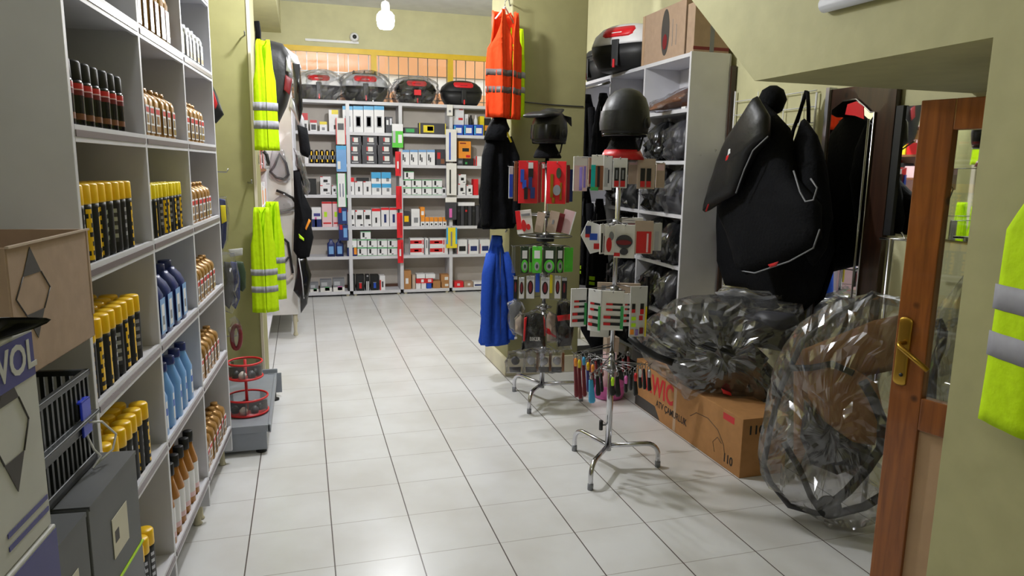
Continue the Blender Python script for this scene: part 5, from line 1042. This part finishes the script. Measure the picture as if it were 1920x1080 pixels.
# top of the rack
c = at(1155, 140, 'z', 2.275)
t = topcase(TR((2.68, 2.5, 2.276), -1.0), 'white and black top case with red reflector on top of right rack', 1.12, 'white', 'black', 'bright_red')
topcase(TR((2.75, 3.12, 2.276), -PI/2), 'plain black top case behind the white one on right rack', .9, 'black', 'black', 'black')
a = at(1283, 60, 'x', 2.635); c = at(1204, 60, 'x', 2.635); z1 = at(1204, 32, 'x', 2.635).z
t, X = carton('moving_carton', 'brown carton with dark oval emblem on top of right rack', (2.9, c.y, 2.272), (.26, c.y-a.y, z1-2.272), 'carton', rz=0)
b = MB()
yc = (a.y+c.y)/2-.04; zc = 2.272+(z1-2.272)*.52
b.prism([(2.6395, yc+.055*math.cos(q), zc+.15*math.sin(q)) for q in [2*PI*i/32 for i in range(32)]], (-.001, 0, 0), 'logo_grey')
b.build('emblem', t)
b = MB(); b.prism([(2.6383, yc+.03*math.cos(q), zc-.06+.05*math.sin(q)) for q in [2*PI*i/20 for i in range(20)]], (-.001, 0, 0), 'dark_red'); b.build('emblem_spot', t)
b = MB().box((2.6375, c.y-.035, 2.275), (2.64, c.y-.002, z1-.002), 'tape'); b.build('tape', t)
for i in range(2): MB().box((2.6385, yc-.1-.05*i, 2.35), (2.64, yc-.096-.05*i, 2.52-.04*i), 'grey').build('print', t)
t, X = carton('moving_carton', 'shaded brown carton with tape at the near end of right rack top', (2.9, a.y-.015, 2.276), (.255, a.y-.015-1.5, .3), 'carton', rz=0)
MB().box((2.644, 1.4995, 2.29), (2.9, 1.5, 2.31), 'dark_red').box((2.76, 1.4985, 2.278), (2.79, 1.4995, 2.55), 'grey').build('print', t)

# ================================================================== ATV BOX AND WRAPPED PARTS
t, X = carton('fender_carton', 'long brown carton with red lettering on the floor beside the right rack', (2.61, 1.472, 0), (.27, 1.184, .314), 'carton_warm', rz=0)
FX = 2.3392
text('ARWIC', .17, 'red', t, TR((FX, 1.2, .2), -PI/2), sx=.8, bold=.025); text('ATV ÇAMURLUK', .058, 'black', t, TR((FX, 1.0, .1), -PI/2), sx=.85, bold=.01)
text('110', .065, 'black', t, TR((FX, .395, .055), -PI/2), sx=.9, bold=.02)
text('110', .065, 'black', t, TR((2.42, .2872, .25), 0), sx=1, bold=.02)
b = MB().prism([(FX+.001, 1.471, .004), (FX+.001, 1.471, .075), (FX+.001, 1.2, .075), (FX+.001, 1.13, .004)], (-.0012, 0, 0), 'logo_grey'); b.build('print_strip', t)
MB().box((FX, .94, .005), (FX+.001, .97, .312), 'tape').build('tape', t)
b = MB()
b.tube([(FX, .78+.0, .16), (FX, .72, .2), (FX, .6, .21), (FX, .5, .18), (FX, .44, .12), (FX, .42, .06)], .0015, 'logo_grey', 5).tube([(FX, .52, .05), (FX, .54, .1), (FX, .5, .14), (FX, .46, .12)], .0015, 'logo_grey', 5).box((FX, .36, .26), (FX+.001, .46, .295), 'red')
b.build('drawing', t)
def vdir(px): a = YAW+math.atan((px-960)/F); return Vector((math.sin(a), math.cos(a), 0))
def view_pillow(t, name, pts, P0, th, m, off=0, **k):
    n = vdir(sum(p[0] for p in pts)/len(pts)); P0 = Vector(P0)+n*off
    return MB().pillow([atp(*p, P0, n) for p in pts], n, th, m, **k).build(name, t)
P0 = (2.47, .78, .6)
t = thing('wrapped_fenders', 'black quad fenders in a big clear plastic bag on the brown carton', 'fenders', (2.47, .78, .33))
view_pillow(t, 'fender', [(1225, 640), (1262, 615), (1320, 610), (1400, 640), (1450, 690), (1460, 745), (1400, 765), (1320, 745), (1260, 700)], P0, .15, 'black_gloss', .0, jit=.1, seed=1)
view_pillow(t, 'fender', [(1265, 592), (1280, 572), (1350, 566), (1400, 590), (1480, 600), (1500, 620), (1480, 660), (1420, 650), (1300, 622)], P0, .14, 'black', .05, jit=.1, seed=2)
view_pillow(t, 'seat_pad', [(1395, 592), (1430, 582), (1490, 588), (1500, 606), (1470, 622), (1410, 618)], P0, .06, 'dark_grey', -.08, jit=.2, seed=3)
view_pillow(t, 'fender_flare', [(1300, 640), (1340, 632), (1410, 642), (1442, 672), (1430, 690), (1380, 682), (1330, 662)], P0, .05, 'black_gloss', -.13, jit=.2, seed=4)
view_pillow(t, 'red_reflector', [(1352, 728), (1370, 736), (1372, 742), (1356, 738)], P0, .01, 'red', -.16)
b = MB(); b.tube([atp(*p, (2.4, .6, .6), vdir(1340)) for p in [(1180, 632), (1200, 650), (1230, 668), (1262, 680)]], .02, 'black', 10); b.build('bracket', t)
view_pillow(t, 'plastic_bag', [(1190, 640), (1212, 600), (1262, 565), (1330, 552), (1420, 560), (1505, 570), (1512, 610), (1492, 690), (1484, 765), (1420, 778), (1340, 768), (1275, 735), (1222, 690)], P0, .2, 'milky_bag', 0, jit=.13, seed=7, k=7, sub=6)
t = thing('paper_sheet', 'crumpled pale paper and clear film lying behind the wrapped fenders', 'paper', (2.6, 1.0, .8))
view_pillow(t, 'sheet', [(1340, 548), (1380, 541), (1430, 556), (1470, 552), (1500, 546), (1506, 600), (1440, 605), (1380, 590)], (2.62, .98, .8), .015, 'light_grey', 0, jit=1.2, seed=5)
view_pillow(t, 'film', [(1330, 556), (1360, 538), (1430, 548), (1468, 556), (1498, 540), (1510, 590), (1440, 596), (1380, 580)], (2.6, .94, .8), .03, 'milky_bag', 0, jit=1.2, seed=8)
P0 = (2.444, -.254, 0)
t = thing('wrapped_bumper', 'tubular bumper frame in clear crumpled plastic leaning by the wooden door', 'bumper', (2.44, -.2, 0))
TU = lambda pts, r, off, m, nm: MB().tube([atp(*p, Vector(P0)+vdir(1560)*off, vdir(1560)) for p in pts], r, m, 12).build(nm, t)
TU([(1640, 552), (1570, 590), (1505, 640), (1465, 725), (1445, 800), (1432, 870), (1445, 905), (1480, 948), (1530, 962), (1600, 958), (1650, 935)], .013, .02, 'dark_grey', 'outer_tube')
TU([(1618, 715), (1636, 745), (1655, 790), (1652, 840), (1625, 880), (1590, 920), (1560, 945), (1540, 962)], .02, -.06, 'black', 'inner_tube')
TU([(1480, 690), (1520, 690), (1560, 682), (1600, 700)], .014, .0, 'black', 'cross_tube'); TU([(1470, 830), (1500, 880), (1520, 930), (1540, 960)], .014, .03, 'black', 'side_tube')
TU([(1560, 965), (1620, 950), (1680, 915)], .018, -.04, 'black', 'lower_tube')
view_pillow(t, 'cardboard', [(1512, 705), (1545, 685), (1600, 690), (1645, 720), (1658, 780), (1640, 835), (1600, 830), (1545, 790), (1515, 745)], P0, .02, 'carton_warm', .02, flat=.6)
view_pillow(t, 'cardboard', [(1488, 665), (1505, 655), (1640, 600), (1690, 590), (1690, 690), (1600, 680), (1520, 700), (1505, 800), (1498, 880), (1488, 860)], P0, .02, 'carton_warm', .08, flat=.6)
view_pillow(t, 'seat', [(1508, 750), (1530, 775), (1590, 820), (1635, 840), (1625, 870), (1570, 890), (1520, 870), (1500, 820)], P0, .05, 'dark_grey', .03, jit=.2)
MB().lathe([(.02, -.015), (.05, -.01), (.05, .01), (.02, .015)], 'black', 20, M=Matrix.Translation(atp(1555, 940, P0, vdir(1560))-vdir(1560)*.06) @ Matrix.Rotation(-.7, 4, 'Z') @ Matrix.Rotation(PI/2, 4, 'X')).build('mounting_plate', t)
view_pillow(t, 'plastic_wrap', [(1420, 850), (1440, 730), (1468, 650), (1500, 605), (1565, 562), (1640, 549), (1710, 560), (1706, 720), (1700, 880), (1664, 975), (1600, 994), (1535, 975), (1470, 935), (1428, 892)], P0, .16, 'milky_bag', .0, jit=.2, seed=3, k=7, sub=6)
# another wrapped frame further under the stair
P1 = (2.6, -.62, .8)
t = thing('wrapped_bar', 'black bar in clear plastic seen through the door glass', 'frame', (2.6, -.6, 0))
b = MB().tube([atp(*p, P1, vdir(1760)) for p in [(1758, 600), (1768, 622), (1764, 650), (1748, 690), (1740, 900)]]+[(2.56, -.6, .002)], .018, 'black', 10); b.build('bar', t)
view_pillow(t, 'plastic_wrap', [(1815, 505), (1830, 540), (1830, 700), (1800, 940), (1730, 940), (1735, 720), (1750, 600)], P1, .07, 'milky_bag', 0, jit=.5, seed=9)
# pink tub on the floor behind the near rack
p = at(1152, 752, 'z', 0)
t = thing('plastic_tub', 'pink round plastic tub on the floor behind the near rack', 'tub', (p.x, p.y+.1, 0)); X = TR((p.x, p.y+.1, 0))
MB(X).lathe([(.075, 0), (.1, .005), (.115, .07), (.118, .1), (.112, .1), (.095, .01)], 'pink', 28).build('tub_body', t)
MB(X).loft([(.02, 0, 0, .06, .05), (.1, 0, 0, .055, .045), (.2, 0, 0, .05, .04), (.32, 0, 0, .045, .035)], 'pale_pink', 18, ex=.6).build('contents', t)
MB(X).box((-.04, -.03, .3), (.05, .03, .42), 'carton_pale').build('paper_bag', t)
# low black stand behind the racks
t = thing('floor_stand', 'low black metal stand on the floor between pillar and right rack', 'stand', (2.35, 2.1, 0))
for z in (.12, .5): MB().box((2.28, 1.8, z), (2.58, 2.5, z+.02), 'black').build('shelf', t)
for x in (2.29, 2.57):
    for y in (1.81, 2.49): MB().box((x-.01, y-.01, 0), (x+.01, y+.01, .8), 'black').build('leg', t)
MB().pillow([at(*p, 'y', 2.0) for p in [(1085, 560), (1130, 550), (1160, 580), (1155, 650), (1110, 655), (1090, 620)]], (0, 1, 0), .1, 'black_cloth', jit=.3).build('cloth_bag', label='black cloth bag between the low stand and the near rack', cat='bag')

# ================================================================== UNDER THE STAIR
t = thing('wire_grid', 'white wire grid panel on the wall under the stair holding black bags', 'grid', (2.93, 1.0, .6))
b = MB()
ya, yb = .68, 1.44
for y in (ya, yb, 1.2, .95, 1.05, .8): b.cyl((2.93, y, .6), (2.93, y, 2.04-.1*(yb-y)), .006 if y in (ya, yb) else .003, 'white', 8)
for i in range(16): b.cyl((2.928, ya, .7+i*.085), (2.928, yb, .7+i*.085), .003, 'white', 6)
b.build('wires', t)
def bagp(name, label, cat, pts, x, th, m, piping=None, **k):
    t = thing(name, label, cat, at(*pts[0], 'x', x)); MB().pillow([at(*p, 'x', x) for p in pts], (1, 0, 0), th, m, **k).build('body', t)
    if piping: MB().tube([at(*p, 'x', x-th*.45) for p in piping], .004, 'grey', 8).build('piping', t)
    return t
t = bagp('saddle_bag', 'large black bag with grey piping hanging under the stair, centre', 'bag', [(1432, 190), (1475, 235), (1490, 330), (1535, 385), (1537, 450), (1480, 492), (1400, 515), (1388, 505), (1368, 440), (1352, 400), (1360, 330), (1395, 250)], 2.62, .07, 'black_cloth', [(1362, 430), (1375, 470), (1392, 508), (1415, 512), (1480, 490), (1525, 465), (1537, 430)], jit=.12, seed=1, flat=.7)
MB().tube([at(*p, 'x', 2.53) for p in [(1488, 320), (1500, 360), (1510, 378), (1525, 375), (1532, 352), (1520, 335)]], .004, 'grey', 8).build('pocket_piping', t)
MB().pillow([at(*p, 'x', 2.52) for p in [(1440, 496), (1460, 490), (1456, 498), (1444, 502)]], (1, 0, 0), .008, 'red').build('red_tab', t)
t = bagp('seat_cover', 'black flap cover with small white emblem hanging leftmost under the stair', 'cover', [(1420, 180), (1440, 215), (1440, 255), (1410, 290), (1378, 365), (1345, 383), (1322, 398), (1335, 350), (1352, 300), (1375, 250)], 2.5, .05, 'black_matte', [(1440, 256), (1412, 282), (1395, 320), (1380, 362)], jit=.1, seed=2, flat=.7)
MB().pillow([at(*p, 'x', 2.448) for p in [(1366, 280), (1372, 276), (1370, 288), (1364, 292)]], (1, 0, 0), .003, 'white').pillow([at(*p, 'x', 2.448) for p in [(1362, 292), (1368, 290), (1364, 300), (1360, 302)]], (1, 0, 0), .003, 'red').build('emblem', t)
MB().tube([at(*p, 'x', 2.47) for p in [(1334, 365), (1330, 380), (1324, 396)]], .005, 'red', 6).build('red_trim', t)
MB().loft([(-.075, 0, 0, .03, .03), (-.06, 0, 0, .055, .055), (0, 0, 0, .075, .075), (.05, 0, 0, .055, .055), (.072, 0, 0, .02, .02)], 'black_cloth', 24, M=Matrix.Translation(at(1448, 187, 'x', 2.68))).build('round_cap', label='round black cap hanging above the black bags under the stair', cat='cap')
bagp('tank_bag', 'black bag with long straps hanging right of the big piped bag', 'bag', [(1508, 222), (1528, 250), (1540, 300), (1545, 350), (1556, 420), (1545, 470), (1525, 500), (1490, 420), (1482, 330), (1490, 270)], 2.71, .055, 'black_cloth', jit=.15, seed=4, flat=.5)
o = COL.objects['tank_bag']
for pts in ([(1512, 170), (1500, 210), (1487, 245), (1480, 280)], [(1514, 172), (1516, 200), (1516, 230)], [(1510, 176), (1494, 230)]): MB().tube([at(*p, 'x', 2.85) for p in pts], .01, 'black_cloth', 8).build('strap', o)
bagp('rain_trousers', 'long black cloth hanging at the back behind the piped bag', 'trousers', [(1345, 290), (1400, 280), (1500, 300), (1560, 400), (1565, 470), (1535, 560), (1500, 590), (1450, 570), (1400, 540), (1360, 535), (1345, 490), (1342, 380)], 2.89, .04, 'black_cloth', jit=.15, seed=5, flat=.6)
# tall mirror in dark wood panel
t = thing('dressing_mirror', 'tall narrow mirror with dark wood surround and red patch under the stair', 'mirror', (2.93, .34, 0))
MB().box((2.915, .12, .02), (2.945, .565, 1.965), 'dark_wood').build('panel', t, bevel=.003); MB().box((2.9, .55, .02), (2.945, .575, 1.975), 'silver').build('edge_strip', t)
mp = [(2.913, .53, .3), (2.913, .53, 1.86), (2.913, .45, 1.9), (2.913, .36, 1.9), (2.913, .3, 1.86), (2.913, .26, 1.83), (2.913, .235, 1.83), (2.913, .235, .3)]
MB().prism(mp, (-.004, 0, 0), 'mirror').build('glass', t)
MB().tube([(2.906, y, z) for _, y, z in mp[2:]], .004, 'chrome', 8).tube([(2.906, .27, 1.8), (2.906, .27, .3)], .003, 'chrome', 6).build('bevel', t)
MB().prism([(2.909, .43, 1.83), (2.909, .42, 1.88), (2.909, .36, 1.89), (2.909, .31, 1.86), (2.909, .3, 1.8), (2.909, .36, 1.82)], (-.002, 0, 0), 'bright_red').build('sticker', t)  # flat red patch laid on the mirror glass
t = thing('wall_mirror', 'wide dark-framed wall mirror under the stair behind the door', 'mirror', (2.94, -.25, 1.26))
MB().box((2.93, -.62, 1.262), (2.948, .078, 1.845), 'mirror').build('glass', t); MB().box((2.92, .078, 1.25), (2.95, .13, 1.85), 'black').build('frame_side', t)
t = thing('small_rail_stand', 'small chrome T-shaped display stand in front of the dark mirror panel', 'stand', (2.6, 0, 0))
p = at(1668, 560, 'x', 2.72); q = at(1672, 448, 'x', 2.72); MB().cyl((q.x, q.y, 0), q, .012, 'chrome').build('pole', t)
MB().tube([at(1650, 447, 'x', 2.72), q, at(1715, 450, 'x', 2.72)], .006, 'chrome', 8).tube([at(1690, 436, 'x', 2.72), at(1700, 452, 'x', 2.72), at(1745, 455, 'x', 2.72)], .004, 'chrome', 8).build('crossbar', t)
# door leaf
DX = TR((2.1, -.84, 0), -math.atan2(.96, .27))   # local +x runs from the latch edge to the hinge
t = thing('door_1', None, None, (2.1, -.84, 0), -math.atan2(.96, .27)); t['kind'] = 'structure'
WD, HD, TH = .74, 1.76, .035
b = lambda *a: MB(DX).box(*a, 'door_wood')
b((0, 0, .02), (.1, -TH, HD)).build('stile', t, bevel=.003); b((WD-.1, 0, .02), (WD, -TH, HD)).build('stile', t, bevel=.003)
b((.1, 0, HD-.09), (WD-.1, -TH, HD)).build('top_rail', t, bevel=.003); b((.1, 0, .745), (WD-.1, -TH, .85)).build('lock_rail', t, bevel=.003); b((.1, 0, .02), (WD-.1, -TH, .235)).build('bottom_rail', t, bevel=.003)
MB(DX).box((.09, -.012, .225), (WD-.09, -.022, .755), 'panel_beige').build('lower_panel', t); MB(DX).box((.09, -.014, .84), (WD-.09, -.019, HD-.08), 'pane').build('glass', t)
hp = MB(DX).pillow([(.03+.022*math.cos(a), -TH-.003, .985+.0*a+(.1 if math.sin(a) > 0 else -.1)*1+.012*math.sin(a)) for a in [PI*2*i/16+.01 for i in range(16)]], (0, 1, 0), .006, 'brass', flat=1).build('handle_plate', t)
MB(DX).tube([(.035, -TH, 1.015), (.035, -TH-.045, 1.015), (.045, -TH-.052, 1.01), (.09, -TH-.055, .985), (.135, -TH-.05, .955)], .008, 'brass', 12).build('handle', t)
MB(DX).cyl((.035, -TH-.001, .91), (.035, -TH-.011, .91), .006, 'black').build('keyhole', t)
MB(DX).cyl((-.003, -TH/2, 1.04), (.002, -TH/2, 1.04), .008, 'steel').build('latch', t)
MB().tube([at(972, 190, 'y', 2.282), at(1030, 196, 'y', 2.282), at(1094, 200, 'y', 2.282)], .004, 'dark_grey', 6).build('dark_line', label='thin dark line drawn across the olive pillar behind the helmet', cat='cord')  # thin tube drawn as the dark line across the pillar

# ------------------------------------------------------------------ groups for the remaining repeats
GROUPS = {'boxed_accessory': 'boxed accessories on the shelves', 'phone_holder_box': 'tall blue-topped boxes on the top back shelf', 'headlight_box': 'dark grey boxed lights stacked on the back shelf', 'battery': 'gold-banded batteries on the back shelf',
 'tin': 'blue and white tins on the top back shelf', 'manual': 'black manuals on the back shelf', 'coolant_jug': 'dark blue jugs on the back shelf', 'red_strip_pack': 'long red packs on the second back upright', 'top_case': 'top cases on top of the racks',
 'bagged_gear': 'black gear in clear bags on the right rack', 'black_jacket': 'black jackets hanging at the right rack', 'key_strap': 'key straps on the lowest tier of the near rack', 'carded_pack': 'carded packs hanging in the shop', 'leaning_pack': 'packs leaning on the second tier of the far rack',
 'gauge_pack': 'bagged gauges on the lowest tier of the far rack', 'glove_pack': 'glove packs on the far rack', 'safety_vest': 'hi-vis safety vests hanging in the shop', 'wall_hook': 'steel hooks on the walls', 'helmet': 'helmets on the chrome racks', 'display_bust': 'busts on the chrome racks',
 'spinner_rack': 'chrome spinner racks', 'moving_carton': 'brown cartons on top of the right rack', 'dark_carton': 'dark cartons in the left foreground', 'oil_carton': 'white and blue cartons at the left edge', 'ceiling_lamp': 'hanging bulbs', 'blister_pack': 'blister packs hanging in the shop', 'wiper_pack': 'long white packs on the third back upright', 'spray_bottle': 'small bottles on the top back shelf'}
for o in list(COL.objects):
    if o.parent is None and o.get('label') and not o.get('group'):
        k = o.name.split('.')[0]
        if k in GROUPS: o['group'] = GROUPS[k]
